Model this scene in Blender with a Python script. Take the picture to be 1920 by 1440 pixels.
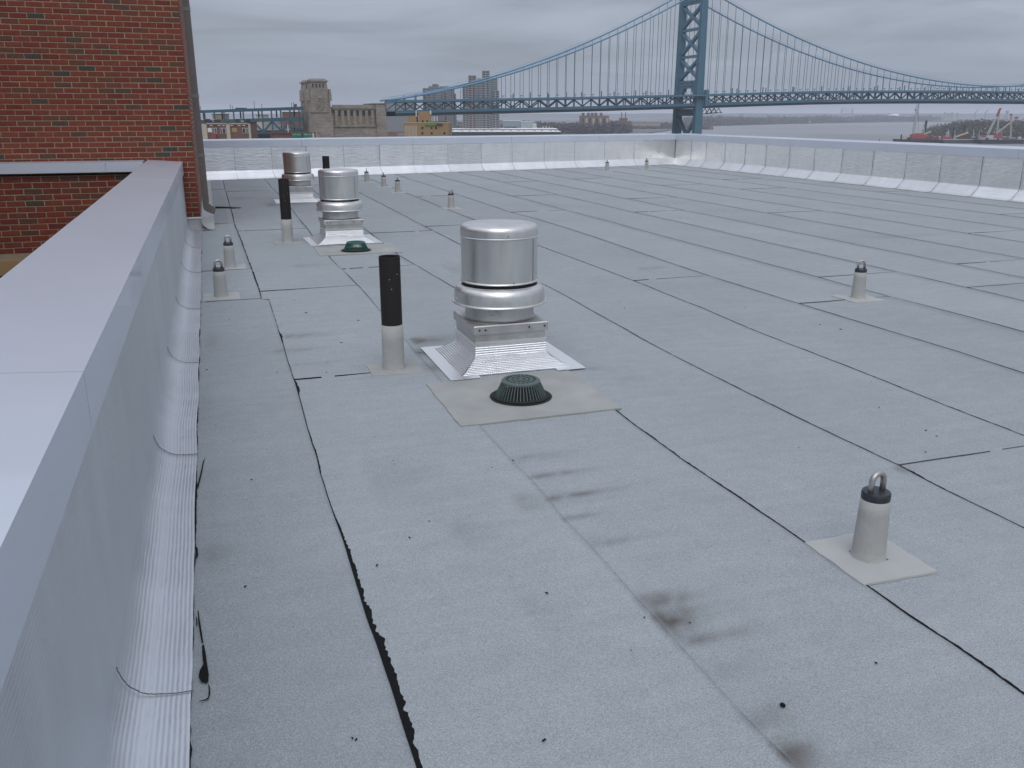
import bpy, bmesh, math, random
from mathutils import Vector, Matrix, noise

rnd = random.Random(7)
for o in list(bpy.data.objects):
    bpy.data.objects.remove(o, do_unlink=True)
SC = bpy.context.scene
COL = SC.collection

# ------------------------------------------------------------------ camera
F, YH, PSI, CAMZ = 1650.0, 214.0, math.radians(18.45), 1.56
PITCH = math.atan((720 - YH) / F)
cp, sp, cy, sy = math.cos(PITCH), math.sin(PITCH), math.cos(PSI), math.sin(PSI)
cam = bpy.data.cameras.new('camera')
cam.sensor_width = 36.0
cam.lens = 36.0 * F / 1920
cam.clip_start, cam.clip_end = 0.05, 60000
camo = bpy.data.objects.new('camera', cam)
COL.objects.link(camo)
camo.location = (0, 0, CAMZ)
camo.rotation_euler = (math.pi / 2 - PITCH, 0, -PSI)
SC.camera = camo
SC.render.resolution_x, SC.render.resolution_y = 1024, 768

# ------------------------------------------------------------------ sky, sun, exposure
SUN_EL, SUN_AZ = math.radians(52), math.radians(200)     # azimuth clockwise from +Y
W = bpy.data.worlds.new('World')
SC.world = W
W.use_nodes = True
nt = W.node_tree
for n in list(nt.nodes):
    nt.nodes.remove(n)


def nd(nt, t, **kw):
    n = nt.nodes.new(t)
    for k, v in kw.items():
        setattr(n, k, v)
    return n


def lk(nt, a, b):
    nt.links.new(a, b)


def mth(nt, op, a, b=None, c=None, clamp=False):
    n = nd(nt, 'ShaderNodeMath', operation=op)
    n.use_clamp = clamp
    for i, v in enumerate((a, b, c)):
        if v is None:
            continue
        if isinstance(v, (int, float)):
            n.inputs[i].default_value = v
        else:
            lk(nt, v, n.inputs[i])
    return n.outputs[0]


out = nd(nt, 'ShaderNodeOutputWorld')
bg = nd(nt, 'ShaderNodeBackground')
bg.inputs[1].default_value = 0.10
sky = nd(nt, 'ShaderNodeTexSky', sky_type='NISHITA')
sky.sun_disc = False
sky.sun_elevation, sky.sun_rotation = SUN_EL, SUN_AZ
sky.air_density, sky.dust_density, sky.ozone_density = 1.0, 4.0, 1.0
tc = nd(nt, 'ShaderNodeTexCoord')
sep = nd(nt, 'ShaderNodeSeparateXYZ')
lk(nt, tc.outputs['Generated'], sep.inputs[0])
zc = mth(nt, 'MAXIMUM', sep.outputs[2], 0.0)
# overcast dome: luminance (1 + 2 sin h) / 3 of the zenith
ov = mth(nt, 'MULTIPLY_ADD', zc, 2.0, 1.0)
den = mth(nt, 'ADD', zc, 0.10)
px = mth(nt, 'DIVIDE', sep.outputs[0], den)
py = mth(nt, 'DIVIDE', sep.outputs[1], den)
cmb = nd(nt, 'ShaderNodeCombineXYZ')
# cloud streets: drawn out across the view
lk(nt, mth(nt, 'MULTIPLY_ADD', px, 0.80, mth(nt, 'MULTIPLY', py, -0.28)), cmb.inputs[0])
lk(nt, mth(nt, 'MULTIPLY_ADD', py, 1.10, mth(nt, 'MULTIPLY', px, 0.38)), cmb.inputs[1])
n1 = nd(nt, 'ShaderNodeTexNoise'); n1.inputs['Scale'].default_value = 0.75
n1.inputs['Detail'].default_value = 6; n1.inputs['Roughness'].default_value = 0.55
n1.inputs['Distortion'].default_value = 0.6
n2 = nd(nt, 'ShaderNodeTexNoise'); n2.inputs['Scale'].default_value = 0.16
n2.inputs['Detail'].default_value = 3
lk(nt, cmb.outputs[0], n1.inputs['Vector']); lk(nt, cmb.outputs[0], n2.inputs['Vector'])
cl = mth(nt, 'MULTIPLY_ADD', n1.outputs[0], 0.85, 0.31)
cl2 = mth(nt, 'MULTIPLY_ADD', n2.outputs[0], 0.70, 0.65)
clm = mth(nt, 'MULTIPLY', cl, cl2)
# cloud structure fades out in the thick air near the horizon
fade = mth(nt, 'MULTIPLY', zc, 12.0, clamp=True)
clx = mth(nt, 'SUBTRACT', clm, 0.745)
clf = mth(nt, 'MULTIPLY_ADD', clx, fade, 0.745)
lum = mth(nt, 'MULTIPLY', ov, clf)
tint = nd(nt, 'ShaderNodeMix', data_type='RGBA')
tint.inputs[6].default_value = (0.87, 1.0, 1.20, 1)
tint.inputs[7].default_value = (0.95, 1.02, 1.20, 1)
lk(nt, mth(nt, 'MULTIPLY', zc, 4.0, clamp=True), tint.inputs[0])
vm = nd(nt, 'ShaderNodeVectorMath', operation='SCALE')
lk(nt, tint.outputs[2], vm.inputs[0]); lk(nt, mth(nt, 'MULTIPLY', lum, 4.6), vm.inputs[3])
mixs = nd(nt, 'ShaderNodeMix', data_type='RGBA')
mixs.inputs[0].default_value = 0.93
lk(nt, sky.outputs[0], mixs.inputs[6]); lk(nt, vm.outputs[0], mixs.inputs[7])
lk(nt, mixs.outputs[2], bg.inputs[0])
lk(nt, bg.outputs[0], out.inputs[0])

sl = bpy.data.lights.new('sun', 'SUN')
sl.energy, sl.angle, sl.color = 1.0, math.radians(45), (1.0, 0.97, 0.93)
so = bpy.data.objects.new('sun', sl)
COL.objects.link(so)
so.rotation_euler = (math.pi / 2 - SUN_EL, 0, math.pi - SUN_AZ)
so.location = (0, -20, 40)
SC.view_settings.view_transform = 'Standard'
SC.view_settings.look = 'None'
SC.view_settings.gamma = 1
SC.view_settings.exposure = 0.0
SC.view_settings.use_curve_mapping = False
SC.cycles.volume_bounces = 1
SC.cycles.max_bounces = 8
SC.cycles.volume_max_steps = 64


# ------------------------------------------------------------------ pixel helpers (photo 1920 x 1440)
def ray(x, y):
    a, b = (x - 960) / F, (720 - y) / F
    v, w = cp + b * sp, -sp + b * cp
    return a * cy + v * sy, v * cy - a * sy, w


def ground(x, y, z=0.0):
    d = ray(x, y)
    t = (z - CAMZ) / d[2]
    return d[0] * t, d[1] * t


def uvp(x, y, v):
    """point at depth v straight ahead of the camera, seen at pixel x, y"""
    a, b = (x - 960) / F, (720 - y) / F
    vv = cp + b * sp
    t = v / vv
    return (a * t * cy + v * sy, v * cy - a * t * sy, CAMZ + (-sp + b * cp) * t)


def rot2(u, v):
    return (u * cy + v * sy, v * cy - u * sy)


# ------------------------------------------------------------------ materials
MATS = {}


def mat(name, col, rough=0.6, metal=0.0, var=0.0, vscale=5.0, bump=0.0, bscale=60.0, spec=0.5,
        stretch=(1, 1, 1), coat=0.0, var2=0.0):
    if name in MATS:
        return MATS[name]
    m = bpy.data.materials.new(name)
    m.use_nodes = True
    t = m.node_tree
    b = t.nodes['Principled BSDF']
    b.inputs['Roughness'].default_value = rough
    b.inputs['Metallic'].default_value = metal
    b.inputs['Specular IOR Level'].default_value = spec
    b.inputs['Coat Weight'].default_value = coat
    b.inputs['Base Color'].default_value = (*col, 1)
    tcn = nd(t, 'ShaderNodeTexCoord')
    mp = nd(t, 'ShaderNodeMapping')
    mp.inputs['Scale'].default_value = stretch
    lk(t, tcn.outputs['Object'], mp.inputs[0])
    if var > 0 or var2 > 0:
        nz = nd(t, 'ShaderNodeTexNoise')
        nz.inputs['Scale'].default_value = vscale
        nz.inputs['Detail'].default_value = 6
        lk(t, mp.outputs[0], nz.inputs['Vector'])
        f = mth(t, 'MULTIPLY_ADD', nz.outputs[0], 2 * var, 1 - var)
        if var2 > 0:
            oi = nd(t, 'ShaderNodeObjectInfo')
            f = mth(t, 'MULTIPLY', f, mth(t, 'MULTIPLY_ADD', oi.outputs['Random'], 2 * var2, 1 - var2))
        sc = nd(t, 'ShaderNodeVectorMath', operation='SCALE')
        sc.inputs[0].default_value = col
        lk(t, f, sc.inputs[3])
        lk(t, sc.outputs[0], b.inputs['Base Color'])
    if bump > 0:
        nb = nd(t, 'ShaderNodeTexNoise')
        nb.inputs['Scale'].default_value = bscale
        nb.inputs['Detail'].default_value = 4
        lk(t, mp.outputs[0], nb.inputs['Vector'])
        bp = nd(t, 'ShaderNodeBump')
        bp.inputs['Strength'].default_value = bump
        bp.inputs['Distance'].default_value = 0.01
        lk(t, nb.outputs[0], bp.inputs['Height'])
        lk(t, bp.outputs[0], b.inputs['Normal'])
    MATS[name] = m
    return m


def new_mat(name):
    m = bpy.data.materials.new(name)
    m.use_nodes = True
    MATS[name] = m
    return m, m.node_tree, m.node_tree.nodes['Principled BSDF']


def ramp(t, fac, stops):
    r = nd(t, 'ShaderNodeValToRGB')
    e = r.color_ramp.elements
    while len(e) < len(stops):
        e.new(0.5)
    for i, (p, c) in enumerate(stops):
        e[i].position = p
        e[i].color = (*c, 1) if len(c) == 3 else c
    lk(t, fac, r.inputs[0])
    return r.outputs[0]


# granulated cap sheet with dirt stains (attribute 'stain')
def make_roof_mat():
    m, t, b = new_mat('cap_sheet')
    tcn = nd(t, 'ShaderNodeTexCoord')
    geo = nd(t, 'ShaderNodeNewGeometry')
    oi = nd(t, 'ShaderNodeObjectInfo')
    fine = nd(t, 'ShaderNodeTexNoise'); fine.inputs['Scale'].default_value = 230; fine.inputs['Detail'].default_value = 2
    mid = nd(t, 'ShaderNodeTexNoise'); mid.inputs['Scale'].default_value = 9; mid.inputs['Detail'].default_value = 6
    big = nd(t, 'ShaderNodeTexNoise'); big.inputs['Scale'].default_value = 0.9; big.inputs['Detail'].default_value = 5
    stp = nd(t, 'ShaderNodeMapping'); stp.inputs['Scale'].default_value = (1.2, 9, 1)
    strk = nd(t, 'ShaderNodeTexNoise'); strk.inputs['Scale'].default_value = 1.6; strk.inputs['Detail'].default_value = 5
    lk(t, geo.outputs['Position'], stp.inputs[0]); lk(t, stp.outputs[0], strk.inputs['Vector'])
    vor = nd(t, 'ShaderNodeTexVoronoi'); vor.inputs['Scale'].default_value = 420
    for n in (fine, mid, big, vor):
        lk(t, geo.outputs['Position'], n.inputs['Vector'])
    f = mth(t, 'MULTIPLY_ADD', fine.outputs[0], 0.50, 0.75)
    f = mth(t, 'MULTIPLY', f, mth(t, 'MULTIPLY_ADD', mid.outputs[0], 0.16, 0.92))
    f = mth(t, 'MULTIPLY', f, mth(t, 'MULTIPLY_ADD', big.outputs[0], 0.24, 0.88))
    f = mth(t, 'MULTIPLY', f, mth(t, 'MULTIPLY_ADD', strk.outputs[0], 0.17, 0.915))
    f = mth(t, 'MULTIPLY', f, mth(t, 'MULTIPLY_ADD', oi.outputs['Random'], 0.08, 0.96))
    gran = nd(t, 'ShaderNodeSeparateColor'); lk(t, vor.outputs['Color'], gran.inputs[0])
    f = mth(t, 'MULTIPLY', f, mth(t, 'MULTIPLY_ADD', gran.outputs[0], 0.46, 0.77))
    sc = nd(t, 'ShaderNodeVectorMath', operation='SCALE')
    sc.inputs[0].default_value = (0.298, 0.326, 0.339)
    lk(t, f, sc.inputs[3])
    at = nd(t, 'ShaderNodeAttribute', attribute_name='stain')
    sn = mth(t, 'MULTIPLY', at.outputs['Fac'], mth(t, 'MULTIPLY_ADD', mid.outputs[0], 1.3, 0.35), clamp=True)
    mx = nd(t, 'ShaderNodeMix', data_type='RGBA')
    lk(t, sn, mx.inputs[0]); lk(t, sc.outputs[0], mx.inputs[6])
    mx.inputs[7].default_value = (0.105, 0.098, 0.088, 1)
    lk(t, mx.outputs[2], b.inputs['Base Color'])
    b.inputs['Roughness'].default_value = 0.88
    b.inputs['Specular IOR Level'].default_value = 0.25
    bp = nd(t, 'ShaderNodeBump'); bp.inputs['Strength'].default_value = 0.35; bp.inputs['Distance'].default_value = 0.003
    lk(t, gran.outputs[0], bp.inputs['Height'])
    bp2 = nd(t, 'ShaderNodeBump'); bp2.inputs['Strength'].default_value = 0.25; bp2.inputs['Distance'].default_value = 0.02
    lk(t, mid.outputs[0], bp2.inputs['Height']); lk(t, bp.outputs[0], bp2.inputs['Normal'])
    lk(t, bp2.outputs[0], b.inputs['Normal'])
    return m


def make_foil_mat(name, base, rough, rib, crinkle, dirt, per=0.0165):
    """aluminium faced flashing: UV in metres, u along the run, v along the profile"""
    m, t, b = new_mat(name)
    uv = nd(t, 'ShaderNodeUVMap')
    oi = nd(t, 'ShaderNodeObjectInfo')
    add = nd(t, 'ShaderNodeVectorMath', operation='ADD')
    lk(t, uv.outputs[0], add.inputs[0])
    off = nd(t, 'ShaderNodeCombineXYZ')
    lk(t, mth(t, 'MULTIPLY', oi.outputs['Random'], 37.0), off.inputs[2])
    lk(t, off.outputs[0], add.inputs[1])
    mp = nd(t, 'ShaderNodeMapping'); mp.inputs['Scale'].default_value = (3.0, 13.0, 1)
    lk(t, add.outputs[0], mp.inputs[0])
    cr = nd(t, 'ShaderNodeTexNoise'); cr.inputs['Scale'].default_value = 1.3; cr.inputs['Detail'].default_value = 4
    cr.inputs['Distortion'].default_value = 1.2
    lk(t, mp.outputs[0], cr.inputs['Vector'])
    cf = nd(t, 'ShaderNodeTexNoise'); cf.inputs['Scale'].default_value = 30; cf.inputs['Detail'].default_value = 3
    lk(t, add.outputs[0], cf.inputs['Vector'])
    sepu = nd(t, 'ShaderNodeSeparateXYZ'); lk(t, uv.outputs[0], sepu.inputs[0])
    rib_v = mth(t, 'SINE', mth(t, 'MULTIPLY', sepu.outputs[1], 2 * math.pi / per))
    rib_u = mth(t, 'SINE', mth(t, 'MULTIPLY', sepu.outputs[0], 2 * math.pi / 0.0105))
    ribs = mth(t, 'MULTIPLY_ADD', rib_u, 0.25, rib_v)
    b1 = nd(t, 'ShaderNodeBump'); b1.inputs['Strength'].default_value = crinkle; b1.inputs['Distance'].default_value = 0.03
    lk(t, cr.outputs[0], b1.inputs['Height'])
    b2 = nd(t, 'ShaderNodeBump'); b2.inputs['Strength'].default_value = rib; b2.inputs['Distance'].default_value = 0.002
    lk(t, ribs, b2.inputs['Height']); lk(t, b1.outputs[0], b2.inputs['Normal'])
    b3 = nd(t, 'ShaderNodeBump'); b3.inputs['Strength'].default_value = crinkle * 0.4; b3.inputs['Distance'].default_value = 0.01
    lk(t, cf.outputs[0], b3.inputs['Height']); lk(t, b2.outputs[0], b3.inputs['Normal'])
    lk(t, b3.outputs[0], b.inputs['Normal'])
    dn = nd(t, 'ShaderNodeTexNoise'); dn.inputs['Scale'].default_value = 3.0; dn.inputs['Detail'].default_value = 7
    dm = nd(t, 'ShaderNodeMapping'); dm.inputs['Scale'].default_value = (2.2, 0.8, 1)
    lk(t, add.outputs[0], dm.inputs[0]); lk(t, dm.outputs[0], dn.inputs['Vector'])
    f = mth(t, 'MULTIPLY_ADD', dn.outputs[0], 2 * dirt, 1 - dirt)
    f = mth(t, 'MULTIPLY', f, mth(t, 'MULTIPLY_ADD', oi.outputs['Random'], 0.10, 0.95))
    sc = nd(t, 'ShaderNodeVectorMath', operation='SCALE'); sc.inputs[0].default_value = base
    lk(t, f, sc.inputs[3]); lk(t, sc.outputs[0], b.inputs['Base Color'])
    b.inputs['Metallic'].default_value = 0.85
    lk(t, mth(t, 'MULTIPLY_ADD', dn.outputs[0], 0.25, rough - 0.12), b.inputs['Roughness'])
    return m


def make_brick_mat():
    m, t, b = new_mat('brick_clay')
    geo = nd(t, 'ShaderNodeNewGeometry')
    oi = nd(t, 'ShaderNodeObjectInfo')
    r = mth(t, 'FRACT', mth(t, 'ADD', mth(t, 'MULTIPLY', geo.outputs['Random Per Island'], 7.31), oi.outputs['Random']))
    col = ramp(t, r, [(0.0, (0.165, 0.031, 0.020)), (0.30, (0.205, 0.038, 0.022)), (0.55, (0.235, 0.050, 0.026)),
                      (0.80, (0.18, 0.050, 0.028)), (0.91, (0.140, 0.052, 0.030)), (0.965, (0.085, 0.060, 0.042)),
                      (1.0, (0.060, 0.055, 0.048))])
    nz = nd(t, 'ShaderNodeTexNoise'); nz.inputs['Scale'].default_value = 26; nz.inputs['Detail'].default_value = 6
    lk(t, geo.outputs['Position'], nz.inputs['Vector'])
    sc = nd(t, 'ShaderNodeVectorMath', operation='SCALE'); lk(t, col, sc.inputs[0])
    lk(t, mth(t, 'MULTIPLY_ADD', nz.outputs[0], 0.7, 0.45), sc.inputs[3])
    lk(t, sc.outputs[0], b.inputs['Base Color'])
    b.inputs['Roughness'].default_value = 0.85
    bp = nd(t, 'ShaderNodeBump'); bp.inputs['Strength'].default_value = 0.5; bp.inputs['Distance'].default_value = 0.006
    lk(t, nz.outputs[0], bp.inputs['Height']); lk(t, bp.outputs[0], b.inputs['Normal'])
    return m


def make_brick_tex():
    m, t, b = new_mat('brick_courses')
    tcn = nd(t, 'ShaderNodeTexCoord')
    s = nd(t, 'ShaderNodeSeparateXYZ'); lk(t, tcn.outputs['Object'], s.inputs[0])
    c = nd(t, 'ShaderNodeCombineXYZ')
    lk(t, mth(t, 'ADD', s.outputs[0], s.outputs[1]), c.inputs[0]); lk(t, s.outputs[2], c.inputs[1])
    br = nd(t, 'ShaderNodeTexBrick')
    br.inputs['Scale'].default_value = 1.0
    br.inputs['Brick Width'].default_value = 0.203
    br.inputs['Row Height'].default_value = 0.0687
    br.inputs['Mortar Size'].default_value = 0.006
    br.inputs['Color1'].default_value = (0.23, 0.05, 0.03, 1)
    br.inputs['Color2'].default_value = (0.14, 0.05, 0.032, 1)
    br.inputs['Mortar'].default_value = (0.32, 0.25, 0.18, 1)
    lk(t, c.outputs[0], br.inputs['Vector'])
    lk(t, br.outputs['Color'], b.inputs['Base Color'])
    b.inputs['Roughness'].default_value = 0.9
    return m


def make_metal(name, base, rough, dirt=0.15, streak=(6, 6, 1.2)):
    m, t, b = new_mat(name)
    tcn = nd(t, 'ShaderNodeTexCoord')
    mp = nd(t, 'ShaderNodeMapping'); mp.inputs['Scale'].default_value = streak
    lk(t, tcn.outputs['Object'], mp.inputs[0])
    nz = nd(t, 'ShaderNodeTexNoise'); nz.inputs['Scale'].default_value = 2.2; nz.inputs['Detail'].default_value = 7
    lk(t, mp.outputs[0], nz.inputs['Vector'])
    sc = nd(t, 'ShaderNodeVectorMath', operation='SCALE'); sc.inputs[0].default_value = base
    lk(t, mth(t, 'MULTIPLY_ADD', nz.outputs[0], 2 * dirt, 1 - dirt), sc.inputs[3])
    lk(t, sc.outputs[0], b.inputs['Base Color'])
    b.inputs['Metallic'].default_value = 0.9
    lk(t, mth(t, 'MULTIPLY_ADD', nz.outputs[0], 0.22, rough - 0.11), b.inputs['Roughness'])
    dn = nd(t, 'ShaderNodeTexNoise'); dn.inputs['Scale'].default_value = 7; dn.inputs['Detail'].default_value = 3
    lk(t, tcn.outputs['Object'], dn.inputs['Vector'])
    bp = nd(t, 'ShaderNodeBump'); bp.inputs['Strength'].default_value = 0.22; bp.inputs['Distance'].default_value = 0.02
    lk(t, dn.outputs[0], bp.inputs['Height']); lk(t, bp.outputs[0], b.inputs['Normal'])
    return m


def make_stone():
    m, t, b = new_mat('granite_blocks')
    geo = nd(t, 'ShaderNodeNewGeometry')
    s = nd(t, 'ShaderNodeSeparateXYZ'); lk(t, geo.outputs['Position'], s.inputs[0])
    c = nd(t, 'ShaderNodeCombineXYZ')
    lk(t, mth(t, 'ADD', s.outputs[0], mth(t, 'MULTIPLY', s.outputs[1], 0.6)), c.inputs[0]); lk(t, s.outputs[2], c.inputs[1])
    br = nd(t, 'ShaderNodeTexBrick')
    br.inputs['Scale'].default_value = 1.0
    br.inputs['Brick Width'].default_value = 1.9
    br.inputs['Row Height'].default_value = 0.85
    br.inputs['Mortar Size'].default_value = 0.055
    br.inputs['Color1'].default_value = (0.32, 0.275, 0.225, 1)
    br.inputs['Color2'].default_value = (0.23, 0.20, 0.165, 1)
    br.inputs['Mortar'].default_value = (0.11, 0.10, 0.09, 1)
    lk(t, c.outputs[0], br.inputs['Vector'])
    nz = nd(t, 'ShaderNodeTexNoise'); nz.inputs['Scale'].default_value = 0.22; nz.inputs['Detail'].default_value = 8
    lk(t, geo.outputs['Position'], nz.inputs['Vector'])
    sc = nd(t, 'ShaderNodeVectorMath', operation='SCALE'); lk(t, br.outputs[0], sc.inputs[0])
    lk(t, mth(t, 'MULTIPLY_ADD', nz.outputs[0], 0.8, 0.6), sc.inputs[3])
    lk(t, sc.outputs[0], b.inputs['Base Color'])
    b.inputs['Roughness'].default_value = 0.9
    return m


def make_water():
    m, t, b = new_mat('river_water')
    geo = nd(t, 'ShaderNodeNewGeometry')
    nz = nd(t, 'ShaderNodeTexNoise'); nz.inputs['Scale'].default_value = 0.09; nz.inputs['Detail'].default_value = 6
    lk(t, geo.outputs['Position'], nz.inputs['Vector'])
    big = nd(t, 'ShaderNodeTexNoise'); big.inputs['Scale'].default_value = 0.0035; big.inputs['Detail'].default_value = 5
    mp = nd(t, 'ShaderNodeMapping'); mp.inputs['Scale'].default_value = (1.0, 0.45, 1); mp.inputs['Rotation'].default_value = (0, 0, 0.5)
    lk(t, geo.outputs['Position'], mp.inputs[0]); lk(t, mp.outputs[0], big.inputs['Vector'])
    bp = nd(t, 'ShaderNodeBump'); bp.inputs['Strength'].default_value = 0.8; bp.inputs['Distance'].default_value = 1.2
    lk(t, nz.outputs[0], bp.inputs['Height']); lk(t, bp.outputs[0], b.inputs['Normal'])
    col = ramp(t, big.outputs[0], [(0.35, (0.17, 0.175, 0.18)), (0.65, (0.235, 0.24, 0.245))])
    lk(t, col, b.inputs['Base Color'])
    b.inputs['Roughness'].default_value = 0.42
    b.inputs['Specular IOR Level'].default_value = 0.35
    return m


ROOF = make_roof_mat()
FOIL = make_foil_mat('foil_flashing', (0.83, 0.84, 0.835), 0.34, 0.05, 0.36, 0.10)
FOILR = make_foil_mat('ribbed_foil', (0.80, 0.81, 0.82), 0.33, 1.0, 0.16, 0.12, 0.0145)
FOILL = make_foil_mat('embossed_foil', (0.60, 0.625, 0.65), 0.40, 0.22, 0.12, 0.12, 0.0135)
BRICK = make_brick_mat()
BRICKT = make_brick_tex()
ALU = make_metal('spun_aluminium', (0.66, 0.66, 0.64), 0.38, 0.18)
ALU2 = make_metal('galvanised_sheet', (0.55, 0.545, 0.53), 0.46, 0.22, (5, 5, 5))
STONE = make_stone()
WATER = make_water()
COPING = mat('painted_coping', (0.545, 0.595, 0.670), 0.32, 0.10, 0.07, 1.6, 0.08, 2.2, 0.6, coat=0.35)
MORTAR = mat('mortar', (0.34, 0.27, 0.19), 0.95, 0, 0.2, 9, 0.4, 120)
BITUMEN = mat('bitumen', (0.010, 0.010, 0.011), 0.85, 0, 0.3, 40, 0.6, 160, spec=0.12)
SEAMG = mat('grey_seam_sealant', (0.15, 0.155, 0.16), 0.8)
LAPG = mat('lap_bitumen_dusty', (0.085, 0.088, 0.092), 0.9, spec=0.15)
CRUMB = mat('bitumen_dry', (0.018, 0.018, 0.019), 0.85, spec=0.15)
PAD = mat('flashing_pad', (0.385, 0.393, 0.382), 0.85, 0, 0.12, 7, 0.25, 200)
PADW = mat('flashing_pad_dirty', (0.318, 0.324, 0.310), 0.85, 0, 0.30, 4, 0.25, 200)
SLEEVE = mat('wrapped_sleeve', (0.370, 0.372, 0.355), 0.8, 0, 0.13, 8, 0.5, 30)
SLEEVER = mat('rusty_pipe', (0.011, 0.0085, 0.0075), 0.7, 0, 0.5, 12, 0.4, 60)
STEELD = mat('dark_steel', (0.055, 0.06, 0.068), 0.42, 0.6, 0.3, 30)
GALV = mat('galvanised_eye', (0.42, 0.41, 0.40), 0.40, 0.85, 0.3, 25)
DRAIN = mat('drain_green', (0.085, 0.116, 0.107), 0.55, 0.1, 0.25, 20)
DRAINK = mat('drain_bowl', (0.012, 0.012, 0.012), 0.8)
SPOUT = mat('downspout_paint', (0.155, 0.135, 0.128), 0.5, 0.1, 0.1, 4)
STRAP = mat('downspout_strap', (0.22, 0.20, 0.195), 0.5, 0.2, 0.1, 4)
LABEL = mat('rating_label', (0.52, 0.55, 0.54), 0.5, 0.2, 0.35, 60)
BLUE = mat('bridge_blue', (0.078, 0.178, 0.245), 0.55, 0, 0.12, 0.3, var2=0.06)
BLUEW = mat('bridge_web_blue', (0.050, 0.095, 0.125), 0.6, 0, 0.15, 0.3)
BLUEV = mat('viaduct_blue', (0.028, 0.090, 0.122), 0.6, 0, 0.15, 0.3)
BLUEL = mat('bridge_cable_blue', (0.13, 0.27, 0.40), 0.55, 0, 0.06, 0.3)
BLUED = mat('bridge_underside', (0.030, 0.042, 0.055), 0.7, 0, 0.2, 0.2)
GROUND = mat('city_ground', (0.13, 0.125, 0.12), 0.95, 0, 0.3, 0.02)
GRASSL = mat('shore_land', (0.085, 0.075, 0.055), 0.95, 0, 0.3, 0.01)
WOOD = mat('bare_wood', (0.072, 0.065, 0.058), 0.95, 0, 0.4, 0.03)
WOODG = mat('spring_wood', (0.066, 0.064, 0.038), 0.95, 0, 0.45, 0.035)
GLASS = mat('dark_glass', (0.022, 0.027, 0.033), 0.12, 0, 0.2, 0.5)
TAN = mat('tan_brick', (0.31, 0.205, 0.10), 0.9, 0, 0.14, 0.5)
CREAM = mat('cream_masonry', (0.46, 0.41, 0.33), 0.9, 0, 0.1, 0.6)
BROWNB = mat('brown_brick', (0.16, 0.085, 0.055), 0.9, 0, 0.2, 0.7)
ROOFD = mat('dark_flat_roof', (0.045, 0.045, 0.05), 0.9, 0, 0.3, 0.6)
WHITER = mat('white_membrane_roof', (0.78, 0.79, 0.79), 0.6, 0, 0.06, 0.1)
WHITE = mat('white_paint', (0.72, 0.72, 0.72), 0.5, 0, 0.08, 1.0)
RED = mat('red_paint', (0.33, 0.04, 0.048), 0.5, 0, 0.12, 0.4)
BLACKH = mat('black_hull', (0.018, 0.016, 0.018), 0.6, 0, 0.3, 0.3)
HULLB = mat('slate_hull', (0.05, 0.06, 0.075), 0.6, 0, 0.3, 0.3)
GREENS = mat('sign_green', (0.0, 0.17, 0.085), 0.5)
BOOM = mat('dirty_white_steel', (0.46, 0.455, 0.44), 0.6, 0, 0.2, 0.5)
RUST = mat('rust_deck', (0.12, 0.06, 0.045), 0.8, 0, 0.3, 0.4)
TOWERA = mat('tower_pinkish_panel', (0.215, 0.165, 0.16), 0.85, 0, 0.1, 0.1)
TOWERB = mat('tower_grey_panel', (0.20, 0.205, 0.205), 0.85, 0, 0.1, 0.1)
TOWERC = mat('tower_green_glass', (0.085, 0.125, 0.135), 0.25, 0, 0.15, 0.2)
SHEDB = mat('shed_cladding', (0.42, 0.47, 0.50), 0.7, 0, 0.06, 0.1)


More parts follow.
